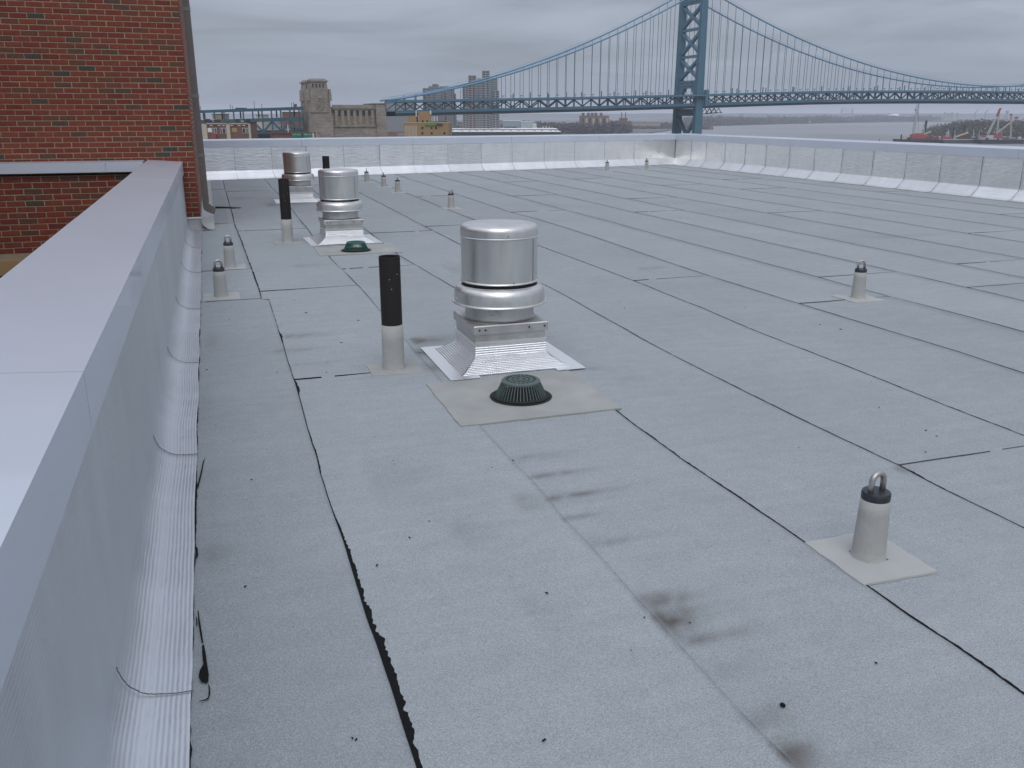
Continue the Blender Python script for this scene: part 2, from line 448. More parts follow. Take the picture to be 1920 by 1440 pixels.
# ------------------------------------------------------------------ mesh building
class MB:
    def __init__(self):
        self.v, self.f, self.uv = [], [], []

    def quad(self, pts, uvs=None):
        i = len(self.v)
        self.v += [tuple(p) for p in pts]
        self.f.append(tuple(range(i, i + len(pts))))
        self.uv.append(uvs)

    def box(self, x0, x1, y0, y1, z0, z1, M=None):
        p = [(x0, y0, z0), (x1, y0, z0), (x1, y1, z0), (x0, y1, z0), (x0, y0, z1), (x1, y0, z1), (x1, y1, z1), (x0, y1, z1)]
        if M:
            p = [tuple(M @ Vector(q)) for q in p]
        self.hexa(p)
        return self

    def hexa(self, p):
        i = len(self.v)
        self.v += p
        for f in ((0, 3, 2, 1), (4, 5, 6, 7), (0, 1, 5, 4), (1, 2, 6, 5), (2, 3, 7, 6), (3, 0, 4, 7)):
            self.f.append(tuple(i + k for k in f)); self.uv.append(None)

    def bar(self, a, b, w, d=None, up=(0, 0, 1)):
        """square bar from a to b"""
        a, b = Vector(a), Vector(b)
        d = w if d is None else d
        t = (b - a).normalized()
        u = Vector(up)
        if abs(t.dot(u)) > 0.98:
            u = Vector((0, 1, 0)) if abs(t.y) < 0.9 else Vector((1, 0, 0))
        s = t.cross(u).normalized() * (w / 2)
        n = s.cross(t).normalized() * (d / 2)
        self.hexa([tuple(q) for q in (a - s - n, a + s - n, a + s + n, a - s + n, b - s - n, b + s - n, b + s + n, b - s + n)])
        return self

    def tube(self, pts, r, n=8, cap=True):
        pts = [Vector(p) for p in pts]
        rs = r if isinstance(r, (list, tuple)) else [r] * len(pts)
        i0 = len(self.v)
        pu = None
        for k, p in enumerate(pts):
            t = (pts[min(k + 1, len(pts) - 1)] - pts[max(k - 1, 0)]).normalized()
            if pu is None:
                pu = Vector((0, 0, 1)) if abs(t.z) < 0.9 else Vector((1, 0, 0))
            s = t.cross(pu).normalized()
            u = s.cross(t).normalized()
            pu = u
            for j in range(n):
                a = 2 * math.pi * j / n
                self.v.append(tuple(p + (s * math.cos(a) + u * math.sin(a)) * rs[k]))
        for k in range(len(pts) - 1):
            for j in range(n):
                a, b = i0 + k * n + j, i0 + k * n + (j + 1) % n
                self.f.append((a, b, b + n, a + n)); self.uv.append(None)
        if cap:
            self.f.append(tuple(i0 + j for j in reversed(range(n)))); self.uv.append(None)
            e = i0 + (len(pts) - 1) * n
            self.f.append(tuple(e + j for j in range(n))); self.uv.append(None)
        return self

    def lathe(self, prof, n=48, c=(0, 0)):
        i0 = len(self.v)
        for r, z in prof:
            for j in range(n):
                a = 2 * math.pi * j / n
                self.v.append((c[0] + r * math.cos(a), c[1] + r * math.sin(a), z))
        for k in range(len(prof) - 1):
            for j in range(n):
                a, b = i0 + k * n + j, i0 + k * n + (j + 1) % n
                self.f.append((a, b, b + n, a + n)); self.uv.append(None)
        return self

    def extrude(self, prof, a, b, m=1, wob=None, closed=False):
        """profile of (d, z) swept from plan point a to plan point b; d measured to the left-hand normal"""
        a, b = Vector(a), Vector(b)
        L = (b - a).length
        t = (b - a) / L
        nrm = Vector((-t.y, t.x))
        arc = [0]
        for k in range(1, len(prof)):
            arc.append(arc[-1] + math.dist(prof[k], prof[k - 1]))
        i0 = len(self.v)
        np_ = len(prof)
        for i in range(m + 1):
            q = a + t * (L * i / m)
            for k, (d, z) in enumerate(prof):
                dd = d + (wob(L * i / m, arc[k]) if wob else 0)
                self.v.append((q.x + nrm.x * dd, q.y + nrm.y * dd, z))
        rng = np_ if closed else np_ - 1
        for i in range(m):
            for k in range(rng):
                k2 = (k + 1) % np_
                A, B = i0 + i * np_ + k, i0 + i * np_ + k2
                self.f.append((A, B, B + np_, A + np_))
                u0, u1 = L * i / m, L * (i + 1) / m
                self.uv.append([(u0, arc[k]), (u0, arc[k2]), (u1, arc[k2]), (u1, arc[k])])
        if closed:
            self.f.append(tuple(i0 + k for k in reversed(range(np_)))); self.uv.append(None)
            e = i0 + m * np_
            self.f.append(tuple(e + k for k in range(np_))); self.uv.append(None)
        return self

    def mesh(self, name, m, origin=(0, 0, 0), smooth=False):
        me = bpy.data.meshes.new(name)
        ox, oy, oz = origin
        me.from_pydata([(x - ox, y - oy, z - oz) for x, y, z in self.v], [], self.f)
        if any(u for u in self.uv):
            ul = me.uv_layers.new(name='UVMap')
            li = 0
            for f, u in zip(self.f, self.uv):
                for k in range(len(f)):
                    ul.data[li].uv = u[k] if u else (0, 0)
                    li += 1
        me.materials.append(m)
        if smooth:
            me.polygons.foreach_set('use_smooth', [True] * len(me.polygons))
        me.update()
        return me

    def build(self, name, m, parent=None, smooth=False, auto=None):
        org = ORG.get(parent.name, (0, 0, 0)) if parent else (0, 0, 0)
        me = self.mesh(name, m, org, smooth)
        if auto:
            me.set_sharp_from_angle(angle=math.radians(auto))
        return link(name, me, parent)


ORG = {}


def link(name, data, parent=None, loc=None):
    o = bpy.data.objects.new(name, data)
    COL.objects.link(o)
    if parent:
        o.parent = parent
        if parent.name in ORG:
            ORG[o.name] = ORG[parent.name]
    if loc:
        o.location = loc
    return o


def tag(o, label=None, cat=None, group=None, kind=None):
    if label: o['label'] = label
    if cat: o['category'] = cat
    if group: o['group'] = group
    if kind: o['kind'] = kind
    return o


def thing(name, label, cat, loc=(0, 0, 0), group=None, rz=0.0, world=True):
    """an Empty at the thing's base; world=True: its parts are given in world coordinates"""
    o = bpy.data.objects.new(name, None)
    COL.objects.link(o)
    o.location = loc
    o.rotation_euler = (0, 0, rz)
    o.empty_display_size = 0.2
    tag(o, label, cat, group)
    if world:
        ORG[o.name] = loc
    return o


def struct(o):
    o['kind'] = 'structure'
    return o


def copy_tree(o, parent=None):
    c = o.copy()
    COL.objects.link(c)
    c.parent = parent
    for ch in list(o.children):
        copy_tree(ch, c)
    return c


def nz1(x, s=0.0):
    return noise.noise(Vector((x, s * 7.13 + 3.1, s * 3.7)))


# ================================================================== OUR ROOF
XL, XR = -0.19, 14.10                      # roof edges at the foot of the flashings
BKA, BKB = Vector((-0.25, 23.25)), Vector((14.10, 26.0))     # foot of the back flashing


def back_y(x):
    return BKA.y + (BKB.y - BKA.y) * (x - BKA.x) / (BKB.x - BKA.x)


roof = struct(MB().box(-0.6, 14.6, -4.0, 27.0, -0.35, -0.012).build('roof', ROOFD))

SEAM = [XL, 0.34, 1.26, 2.04, 2.90, 3.79, 4.72, 5.66, 6.62, 7.57, 8.62, 9.72, 10.85, 12.05, 13.2, XR]


# laps of the nearest sheets, read off the photograph on the roof plane
SEAMPX = {1: [(505, 562), (525, 627), (552, 715), (587, 835), (621, 950), (652, 1040), (695, 1175), (731, 1281), (784, 1440)],
          2: [(622, 488), (652, 516), (689, 555), (905, 805), (992, 897), (1057, 972), (1112, 1030), (1195, 1120), (1279, 1215), (1407, 1354), (1465, 1412)],
          3: [(747, 479), (852, 540), (1160, 775), (1275, 860), (1510, 1020), (1634, 1105), (1707, 1157), (1787, 1209), (1920, 1305)],
          4: [(760, 406), (868, 462), (1021, 535), (1060, 555), (1205, 637), (1350, 712), (1480, 777), (1540, 806), (1687, 875), (1722, 894), (1772, 920), (1920, 992)],
          5: [(1010, 461), (1185, 526), (1320, 580), (1440, 631), (1600, 692), (1670, 720), (1825, 782), (1920, 819)],
          6: [(960, 399), (1010, 412), (1085, 435), (1210, 478), (1342, 522), (1440, 552), (1497, 570), (1652, 617), (1795, 660), (1920, 701)]}
SEAMXY = {k: sorted((g[1], g[0]) for g in (ground(*q) for q in v)) for k, v in SEAMPX.items()}


def seam_x(k, y):
    x = SEAM[k]
    if k in (0, len(SEAM) - 1):
        return x
    fine = 0.005 * nz1(y * 1.9, k + 20) + 0.0035 * nz1(y * 5, k + 40)
    t = SEAMXY.get(k)
    if t:
        if y <= t[0][0]:
            return t[0][1] + fine
        if y < t[-1][0]:
            for (a, xa), (b, xb) in zip(t, t[1:]):
                if a <= y <= b:
                    return xa + (xb - xa) * (y - a) / (b - a) + fine
        w = min(1.0, (y - t[-1][0]) / 6.0)
        x = t[-1][1] * (1 - w) + (x - (0.07 if k == 1 else 0)) * w
        if k == 1:
            x -= 0.06 * (1 - w)
        return x + fine + w * 0.02 * nz1(y * 0.35, k)
    x += 0.030 * nz1(y * 0.35, k) + 0.010 * nz1(y * 1.3, k + 20)
    return x + fine


# dirt on the sheets: x, y, run to +x, half width, strength
STAINS = []


def stain_px(x, y, run, hw, s):
    g = ground(x, y)
    STAINS.append((g[0], g[1], run, hw, s))


for a in ((1212, 1130, .16, .050, .95), (1236, 1160, .20, .030, .75), (1280, 1205, .26, .022, .55), (1255, 1180, .12, .05, .6),
          (1000, 895, .30, .028, .62), (1035, 936, .30, .030, .60), (965, 862, .34, .035, .35), (1062, 974, .20, .02, .35),
          (1115, 1019, .22, .024, .42), (1350, 1265, .12, .03, .25), (1412, 1352, .13, .035, .52), (1467, 1412, .10, .045, .6),
          (1490, 1440, .08, .05, .45), (536, 632, .38, .07, .40), (520, 660, .32, .05, .34), (548, 685, .45, .03, .2),
          (775, 640, .28, .10, .75), (785, 662, .10, .10, .6), (800, 690, .10, .1, .4), (640, 462, .25, .10, .7), (600, 462, .2, .14, .45),
          (1690, 884, .05, .04, .7), (1400, 482, .5, .07, .3), (1205, 505, .3, .06, .35), (1640, 445, .8, .1, .22), (1450, 472, .4, .05, .3),
          (1590, 392, .5, .15, .25), (840, 505, .6, .3, .2), (500, 385, .7, .35, .38), (440, 372, .5, .3, .25), (555, 500, .5, .12, .22)):
    stain_px(*a)
# round grey smudges
for a in ((975, 945, .12, .10, .26), (860, 1000, .12, .12, .18), (1000, 1160, .2, .2, .10), (700, 900, .4, .25, .10), (1100, 690, .1, .06, .25),
          (1160, 712, .2, .03, .2), (390, 1040, .10, .08, .3), (395, 640, .05, .25, .2), (385, 760, .04, .3, .16), (388, 900, .05, .3, .14)):
    stain_px(*a)


def stain_at(x, y):
    s = 0.0
    for sx, sy_, run, hw, k in STAINS:
        dy = y - sy_
        if abs(dy) > 3 * hw:
            continue
        dx = x - sx
        if dx < -0.12 or dx > 3 * run:
            continue
        fx = math.exp(-(dx / run) ** 2 * 1.4) if dx > 0 else math.exp(-(dx / 0.02) ** 2)
        s += k * fx * math.exp(-(dy / hw) ** 2)
    if s > 0.01:
        s *= max(0.25, min(1.6, 1.0 + 0.9 * noise.noise(Vector((x * 11, y * 22, 3))) + 0.6 * noise.noise(Vector((x * 30, y * 45, 8)))))
    return s


ENDS = {0: [7.95, 9.6, 13.9, 16.2, 20.5], 1: [5.32, 8.3, 12.9, 19.8], 2: [9.3, 19.1], 3: [12.1, 21.0], 4: [3.03, 12.6, 22.0], 5: [7.71, 17.4], 6: [6.27, 14.05],
        7: [7.29, 16.9], 8: [6.39, 13.4, 20.5], 9: [7.5, 15.63], 10: [5.0, 12.6, 21], 11: [9.5, 18.4], 12: [8.0, 16.94], 13: [11.2, 19.6],
        14: [7.2, 15.4]}


def roll(x, y):
    return 0.0035 * noise.noise(Vector((x * 1.3, y * 1.1, 0.9)))


def membrane(k, y0, y1, first, last):
    near = k <= 4 and y0 < 9
    sx_, sy_ = (0.03, 0.04) if near else ((0.09, 0.12) if k < 6 else (0.16, 0.25))
    x_mid = (SEAM[k] + SEAM[k + 1]) / 2
    nx = max(4, int((SEAM[k + 1] - SEAM[k]) / sx_))
    ny = max(4, int((y1 - y0) / sy_))
    V, Fc, S = [], [], []
    for j in range(ny + 1):
        y = y0 + (y1 - y0) * j / ny
        xa, xb = seam_x(k, y) - (0.045 if k else 0.0), seam_x(k + 1, y)
        for i in range(nx + 1):
            t = i / nx
            x = xa + (xb - xa) * t
            yy = y
            if k == 0 or last:
                yy = min(yy, back_y(x) - 0.0) if last else yy
            z = 0.0045 * t + 0.0022 * max(0.0, 1 - (y1 - y) / 0.4) * (0 if last else 1)
            z += roll(x, y)
            V.append((x, yy, z)); S.append(stain_at(x, yy))
    n0 = nx + 1
    for j in range(ny):
        for i in range(nx):
            a = j * n0 + i
            Fc.append((a, a + 1, a + 1 + n0, a + n0))
    # turned-down edges on the right and far side
    b0 = len(V)
    for j in range(ny + 1):
        x, y, z = V[j * n0 + nx]
        V.append((x + 0.0006, y, z - 0.006)); S.append(0.5)
    for j in range(ny):
        a = j * n0 + nx
        Fc.append((a, b0 + j, b0 + j + 1, a + n0))
    c0 = len(V)
    for i in range(nx + 1):
        x, y, z = V[i]
        V.append((x, y - 0.0006, z - 0.006)); S.append(0.2)
    for i in range(nx):
        Fc.append((i, c0 + i, c0 + i + 1, i + 1))
    me = bpy.data.meshes.new('membrane_sheet')
    me.from_pydata(V, [], Fc)
    at = me.attributes.new('stain', 'FLOAT', 'POINT')
    at.data.foreach_set('value', S)
    me.materials.append(ROOF)
    me.polygons.foreach_set('use_smooth', [True] * (nx * ny) + [False] * (len(Fc) - nx * ny))
    o = link('membrane_sheet', me, roof)
    return o


for k in range(len(SEAM) - 1):
    ytop = back_y(SEAM[k + 1])
    ys = [-3.5] + [e for e in ENDS.get(k, []) if e < ytop - 1] + [ytop + 0.02]
    for i in range(len(ys) - 1):
        membrane(k, ys[i], ys[i + 1] + (0.03 if i < len(ys) - 2 else 0), i == 0, i == len(ys) - 2)
        if i > 0:     # end lap bead
            mb = MB()
            y = ys[i]
            xa, xb = seam_x(k, y), seam_x(k + 1, y)
            n = int((xb - xa) / 0.02)
            st = rnd.random() * 50
            for j in range(n):
                if nz1(j * 0.16, st) < -0.42:
                    continue
                w = 0.003 + 0.007 * max(0, nz1(j * 0.35, st + 3)) + (0.003 if y > 9 else 0)
                x = xa + (xb - xa) * j / n
                dy = 0.006 * nz1(j * .05, st + 9)
                mb.box(x, x + (xb - xa) / n + 0.001, y - w + dy, y + 0.001 + dy, 0.002, 0.0085)
            if mb.v:
                mb.build('end_lap_bead', BITUMEN if y < 6 and k < 3 else LAPG, roof)

# bitumen bled out along the side laps (ragged on its right-hand side)
WPROF = {1: [(-4, 15), (1.6, 17), (2.2, 18), (3.0, 12), (3.35, 3), (3.6, 1.5), (4.1, 8), (4.4, 1.5), (5.0, 2), (5.15, 16), (5.35, 3), (6.2, 1.5),
             (6.5, 14), (6.7, 2), (7.9, 2), (8.3, 9), (9, 12), (11, 9), (14, 9), (30, 10)],
         2: [(-4, 0), (4.0, 0.3), (6.6, 2), (6.9, 9), (7.2, 1), (8.3, 10), (8.9, 8), (9.4, 1), (9.9, 10), (10, 7), (13, 10), (30, 12)],
         3: [(-4, 13), (1.7, 13), (2.0, 9), (2.2, 4), (2.6, 5), (3.0, 10), (3.5, 14), (3.9, 16), (4.2, 8), (6, 7), (9, 10), (14, 11), (30, 12)],
         4: [(-4, 5), (2.6, 5), (2.90, 16), (3.1, 5), (3.9, 12), (4.6, 10), (5.3, 12), (6, 12), (8, 12), (30, 17)]}


def prof_at(p, y):
    for (a, wa), (b, wb) in zip(p, p[1:]):
        if a <= y <= b:
            return wa + (wb - wa) * (y - a) / (b - a)
    return p[-1][1]


for k in range(1, len(SEAM) - 1):
    mb = MB()
    ytop = back_y(SEAM[k]) - 0.02
    y = -3.0
    pv = None
    pr = WPROF.get(k, [(-4, 11), (6, 12), (12, 14), (20, 17), (30, 19)])
    while y < ytop:
        st = 0.012 if (k < 6 and y < 9) else 0.06
        w = prof_at(pr, y)
        mod = 1.0 + 0.7 * nz1(y * 1.1, k + 60) + 0.55 * nz1(y * 13, k + 70) + 0.5 * nz1(y * 42, k + 75) + 0.4 * nz1(y * 95, k + 77)
        if nz1(y * 0.8, k + 80) < -0.30 and k > 4:
            mod *= 0.7
        w = max(0.0, w * mod) / 1000
        x = seam_x(k, y)
        cur = (x - 0.001, x + w, y) if w > 0.0008 else None
        if cur and pv:
            a, b = pv, cur
            h = 0.0045 + roll(x, y) + (0.0012 if k != 2 else 0.0)
            lo = roll(x, y) + 0.0008
            xm, xn = a[0] + (a[1] - a[0]) * .55, b[0] + (b[1] - b[0]) * .55
            mb.quad([(a[0] - .002, a[2], h), (xm, a[2], h), (xn, b[2], h), (b[0] - .002, b[2], h)])
            mb.quad([(xm, a[2], h), (a[1], a[2], lo), (b[1], b[2], lo), (xn, b[2], h)])
        pv = cur
        y += st
    mb.build('side_lap_bitumen', BITUMEN, roof)

# loose tar flecks on the membrane
mb = MB()
FL0 = [(661, 1388), (668, 1391), (850, 1073), (1025, 1115), (1293, 1171), (1303, 1253), (472, 902), (460, 1103), (402, 770), (388, 695), (612, 700),
      (568, 600), (739, 873), (737, 866), (941, 857), (962, 866), (707, 1063), (709, 1130), (768, 1011), (895, 755), (1236, 712), (1736, 809), (1756, 820),
      (1740, 842), (1537, 610), (1576, 619), (1598, 753), (1648, 766), (1735, 850), (1402, 1380), (1183, 1223), (1208, 1161), (1350, 1300), (1240, 380),
      (1135, 461), (1097, 396), (1540, 428), (1170, 374), (974, 326), (672, 602), (574, 588), (583, 533), (552, 564), (640, 644), (660, 676), (1020, 1392),
      (805, 980), (1502, 1323), (430, 600), (520, 700), (1890, 848)]
FL = [q for i, q in enumerate(FL0) if i % 3 != 2]
for fx, fy in FL:
    g = ground(fx, fy)
    d = math.hypot(*g)
    s = (0.0042 if d < 6 else 0.008) * rnd.uniform(0.6, 1.5)
    a = rnd.uniform(0, 3.1)
    M = Matrix.Translation((g[0], g[1], 0.006)) @ Matrix.Rotation(a, 4, 'Z')
    mb.box(-s, s, -s * .38, s * .38, 0, 0.003, M)
for i in range(160):
    x, y = rnd.uniform(-0.1, 13.9), rnd.uniform(1.5, 22) ** 1.0
    s = rnd.uniform(0.001, 0.003) * (1 + y / 12)
    M = Matrix.Translation((x, y, 0.006)) @ Matrix.Rotation(rnd.uniform(0, 3.1), 4, 'Z')
    mb.box(-s, s, -s * .6, s * .6, 0, 0.003, M)
tag(mb.build('tar_flecks', CRUMB), 'small black tar flecks scattered over the grey roof membrane', 'debris', kind='stuff')
g = ground(1467, 1327)
mb = MB()
bm = bmesh.new()
bmesh.ops.create_icosphere(bm, subdivisions=2, radius=0.008)
for v in bm.verts:
    v.co *= 1 + 0.25 * noise.noise(v.co * 120)
    v.co.z *= 0.7
me = bpy.data.meshes.new('tar_lump'); bm.to_mesh(me); bm.free(); me.materials.append(BITUMEN)
tag(link('tar_lump', me, None, (g[0], g[1], 0.009)), 'round black tar lump beside a dirty lap on the grey membrane', 'debris')


# ------------------------------------------------------------------ parapets
def foil_profile(r=0.12, flange=0.05, top=0.80):
    """(d, z): d grows away from the wall face towards the roof; a smooth cove at the foot"""
    pts = [(0.0, top), (0.0, 0.55), (0.0, 0.36), (0.0, r + 0.05)]
    for i in range(0, 11):
        a = math.radians(74) * i / 10
        pts.append((r * (1 - math.cos(a)), r + 0.012 - r * math.sin(a)))
    d0, z0 = pts[-1]
    pts += [(d0 + 0.025, z0 * 0.62 + 0.002), (d0 + 0.05, 0.0095), (d0 + 0.05 + flange, 0.0078)]
    return pts


def cant_profile(flange=0.045, top=0.80):
    """flat wall, short bend, straight cant board at 45 degrees, flange on the roof"""
    r, z0 = 0.05, 0.215
    pts = [(0.0, top), (0.0, 0.55), (0.0, 0.36), (0.0, z0 + 0.02)]
    for i in range(0, 6):
        a = math.radians(47) * i / 5
        pts.append((r * (1 - math.cos(a)), z0 - r * math.sin(a)))
    d, z = pts[-1]
    k = 1 / math.tan(math.radians(47))
    pts += [(d + (z - 0.10) * k, 0.10), (d + (z - 0.045) * k, 0.045)]
    d2 = pts[-1][0]
    pts += [(d2 + 0.022, 0.024), (d2 + 0.045, 0.0125), (d2 + 0.07, 0.0095), (d2 + 0.07 + flange, 0.0078)]
    return pts


COPE = 0.020


def coping_profile(w, top_in, top_out, drop):
    """closed loop (d, z), d=0 at the inner wall face, negative outwards"""
    e = COPE
    return [(e, top_in), (e, top_in - drop), (e - 0.003, top_in - drop), (e - 0.006, top_in - drop + 0.001), (e - 0.01, top_in - drop + 0.03),
            (e - 0.012, top_in - 0.03), (-w + e + 0.012, top_out - 0.03), (-w + e + 0.012, top_out - drop), (-w + e, top_out - drop), (-w + e, top_out)]


def parapet(root, a, b, inward, seams, joints, cmat, fmat, w=0.44, top_in=0.935, top_out=0.965, drop=0.165, core=True, seedk=0, beads=0.006, rad=0.12):
    """a,b plan points on the inner wall face, roof side on the left-hand of a->b"""
    a, b = Vector(a), Vector(b)
    L = (b - a).length
    t = (b - a) / L
    nrm = Vector((-t.y, t.x))
    if core:
        MB().extrude([(-0.035, -0.3), (-0.035, 0.90), (-w + 0.06, 0.90), (-w + 0.06, -0.3)], a, b, 1, closed=True).build('masonry_core', BRICKT, root)
    P = foil_profile(rad) if rad else cant_profile()
    ss = [0.0] + [s for s in seams if 0.05 < s < L - 0.05] + [L]
    for i in range(len(ss) - 1):
        s0, s1 = ss[i], ss[i + 1]
        sd = rnd.random() * 100

        def wob(u, v, q=s0, n=s1 - s0):
            e = 0.007 * noise.noise(Vector(((u + q) * 1.9, v * 2.4, seedk))) + 0.0022 * noise.noise(Vector(((u + q) * 7, v * 9, seedk)))
            e *= max(0.0, min(1.0, (1.1 - v) / 0.2)) if v > 0.9 else 1
            return e + 0.002 + ((0.0022 if beads > 0.005 else 0.0007) if u < 0.02 else 0.0)
        m = max(6, int((s1 - s0) / 0.07))
        o = MB().extrude(P, a + t * (s0 - (0.03 if i else 0)), a + t * (s1 + 0.01), m, wob).build('foil_panel', fmat, root, True, 50)
        if i > 0 and beads and (beads > 0.005 or i % 2 == 0):
            bp = [(d + 0.004 + (0.002 if z < .1 else 0), z + (0.003 if z < .05 else 0)) for d, z in P]
            mb = MB()
            for q in range(len(bp) - 1):
                if beads < 0.005 and bp[q][1] > 0.14:
                    continue
                ddv = beads * (0.3 + 0.5 * rnd.random())
                (d0, z0), (d1, z1) = bp[q], bp[q + 1]
                c = a + t * (s0 + 0.004 * nz1(q * 0.6, sd))
                A = c + nrm * (d0 + 0.003); B = c + nrm * (d1 + 0.003)
                mb.bar((A.x, A.y, z0), (B.x, B.y, z1), ddv, 0.003, up=(nrm.x, nrm.y, 0.9))
            mb.build('seam_bead', CRUMB if beads > 0.005 else SEAMG, root)
    # ragged bitumen at the toe of the flashing
    toe = P[-1][0]
    mb = MB()
    u = 0.0
    pv = None
    while u < L:
        q = nz1(u * 0.9, 11 + seedk) + 0.8 * nz1(u * 5, 12 + seedk) + 0.5 * nz1(u * 23, 13 + seedk)
        w_ = max(0, q * (0.008 if seedk == 1 else 0.014) - 0.0015)
        c = a + t * u
        cur = (c + nrm * (toe - 0.004), c + nrm * (toe + 0.002 + w_)) if w_ > 0 else None
        if pv and cur:
            mb.quad([(pv[0].x, pv[0].y, .0078), (pv[1].x, pv[1].y, .0066), (cur[1].x, cur[1].y, .0066), (cur[0].x, cur[0].y, .0078)])
        pv = cur
        u += 0.02
    if mb.v:
        mb.build('toe_bitumen', BITUMEN, root)
    js = [0.0] + [j for j in joints if 0.05 < j < L - 0.05] + [L]
    C = coping_profile(w, top_in, top_out, drop)
    for i in range(len(js) - 1):
        s0, s1 = js[i] + (0.0025 if i else 0), js[i + 1] - (0.0025 if i < len(js) - 2 else 0)
        dz = rnd.uniform(-0.001, 0.001)
        if i:
            MB().extrude([(d * 0.992 - 0.0016, z - 0.003) for d, z in C], a + t * (js[i] - 0.02), a + t * (js[i] + 0.02), 1, closed=True).build('joint_backer', CRUMB, root)
        MB().extrude([(d, z + dz) for d, z in C], a + t * s0, a + t * s1, 1, closed=True).build('coping', cmat, root)


TOE = cant_profile()[-1][0]
XF = XL - foil_profile(0.115)[-1][0]                   # inner face of the left parapet
pl = thing('parapet_wall', 'foil-flashed parapet with wide pale coping running into the brick tower', 'parapet', (XF, 5, 0))
# roof lies to the right of +Y travel, so run it from far to near
YT = 13.30                      # face of the brick tower
parapet(pl, (XF, YT - 0.02), (XF, -3.4), 1, [YT - .02 - s for s in (12.2, 11.3, 10.4, 9.5, 8.6, 7.64, 6.75, 5.9, 5.05, 4.19, 3.21, 2.29, 1.35, .4, -.6, -1.6)],
        [YT - .02 - s for s in (11.4, 9.45, 5.85, 2.38, -1.1)], COPING, FOILL, seedk=1, beads=0.0022, rad=0.115)
pb = thing('parapet_wall', 'foil-flashed parapet across the roof in front of the bridge anchorage', 'parapet', (7, 25, 0))
bd = (BKB - BKA).normalized()
bn = Vector((-bd.y, bd.x))
# back wall: roof to the right of left->right travel, so run right to left
bA, bB = BKB + bn * TOE + bd * 0.42, BKA + bn * TOE - bd * 0.2
LB = (bB - bA).length
bs = []
for xx in (1270, 1188, 1133, 1077, 1020, 960, 902, 840, 775, 712, 645, 575, 510, 440):
    # seams placed where the photograph shows them on the wall face
    d = ray(xx, 300)
    M2 = Matrix(((d[0], -(bB - bA).x / LB), (d[1], -(bB - bA).y / LB)))
    s = (M2.inverted() @ Vector((bA.x, bA.y)))[1]
    bs.append(s)
parapet(pb, bA, bB, 1, sorted(bs), [3.1, 6.2, 9.3, 12.4], COPING, FOIL, seedk=2, rad=None)
pr_ = thing('parapet_wall', 'foil-flashed parapet facing the river and the crane barges', 'parapet', (XR + TOE, 12, 0))
XRF = XR + TOE
rs = []
for xx in (1294, 1322, 1357, 1395, 1434, 1478, 1525, 1577, 1635, 1697, 1763, 1840):
    d = ray(xx, 320)
    rs.append(d[1] / d[0] * XRF + 3.4)
rs = sorted(rs)
while rs[0] > 1.0:
    rs.insert(0, rs[0] - 0.95)
parapet(pr_, (XRF, -3.4), (XRF, BKB.y + 0.55), 1, rs, [3.4 + q for q in (-1, 2.4, 6.0, 9.6, 13.1, 16.6, 20.0, 23.4)], COPING, FOIL, seedk=3, rad=None)

# sealed inside corner between the two far parapets
qx = (XRF - bA.x) / (bB.x - bA.x)
qy = bA.y + (bB.y - bA.y) * qx
MB().bar((XRF - 0.008, qy - 0.008, 0.02), (XRF - 0.008, qy - 0.008, 0.79), 0.014).build('corner_seal', SEAMG, pb)

# membrane patch with exposed bitumen at the foot of the left parapet
pm = MB()
for pts in ([(371, 1148), (373, 1150), (375, 1166), (379, 1190), (382, 1210), (379, 1211), (375, 1190), (372, 1168)],
            [(379, 1216), (383, 1213), (386, 1228), (389, 1250), (392, 1270), (391, 1284), (386, 1286), (378, 1283), (373, 1274), (375, 1262), (382, 1250), (380, 1234)],
            [(391, 1287), (394, 1292), (395, 1305), (392, 1316), (385, 1319), (374, 1321), (374, 1319.5), (384, 1317), (391, 1313), (392, 1300)],
            [(368, 1160), (370, 1163), (371, 1176), (369, 1180)], [(367, 1029), (371, 1031), (372, 1046), (368, 1052)], [(370, 914), (372, 918), (378, 895), (383, 868), (386, 860), (381, 868), (376, 892)]):
    pm.quad([(*ground(x, y), 0.0095) for x, y in reversed(pts)])
pm.build('exposed_bitumen', BITUMEN, roof)

# ------------------------------------------------------------------ brick tower and court wall
tw = thing('brick_tower', 'red brick stair tower rising above the roof beside the downspout', 'tower', (-3, YT + 2, 0))
XC = -0.19
MB().box(-7.0, XC - 0.012, YT + 0.007, BKA.y + 0.4, 0.0, 5.6).build('mortar_backing', MORTAR, tw)
MB().box(XC - 0.011, XC, YT + 0.012, BKA.y + 0.4, 0.165, 5.6).build('side_wall', BRICKT, tw)


def brick_block(mb, x, z, w, h, y, dep=0.05):
    c = 0.004
    j = [rnd.uniform(-0.0015, 0.0015) for _ in range(4)]
    x0, x1, z0, z1 = x + j[0], x + w + j[1], z + j[2], z + h + j[3]
    i = len(mb.v)
    mb.v += [(x0, y + dep, z0), (x1, y + dep, z0), (x1, y + dep, z1), (x0, y + dep, z1),
             (x0, y + c, z0), (x1, y + c, z0), (x1, y + c, z1), (x0, y + c, z1),
             (x0 + c, y, z0 + c), (x1 - c, y, z0 + c), (x1 - c, y, z1 - c), (x0 + c, y, z1 - c)]
    for f in ((0, 1, 5, 4), (1, 2, 6, 5), (2, 3, 7, 6), (3, 0, 4, 7), (4, 5, 9, 8), (5, 6, 10, 9), (6, 7, 11, 10), (7, 4, 8, 11), (8, 9, 10, 11)):
        mb.f.append(tuple(i + q for q in f)); mb.uv.append(None)


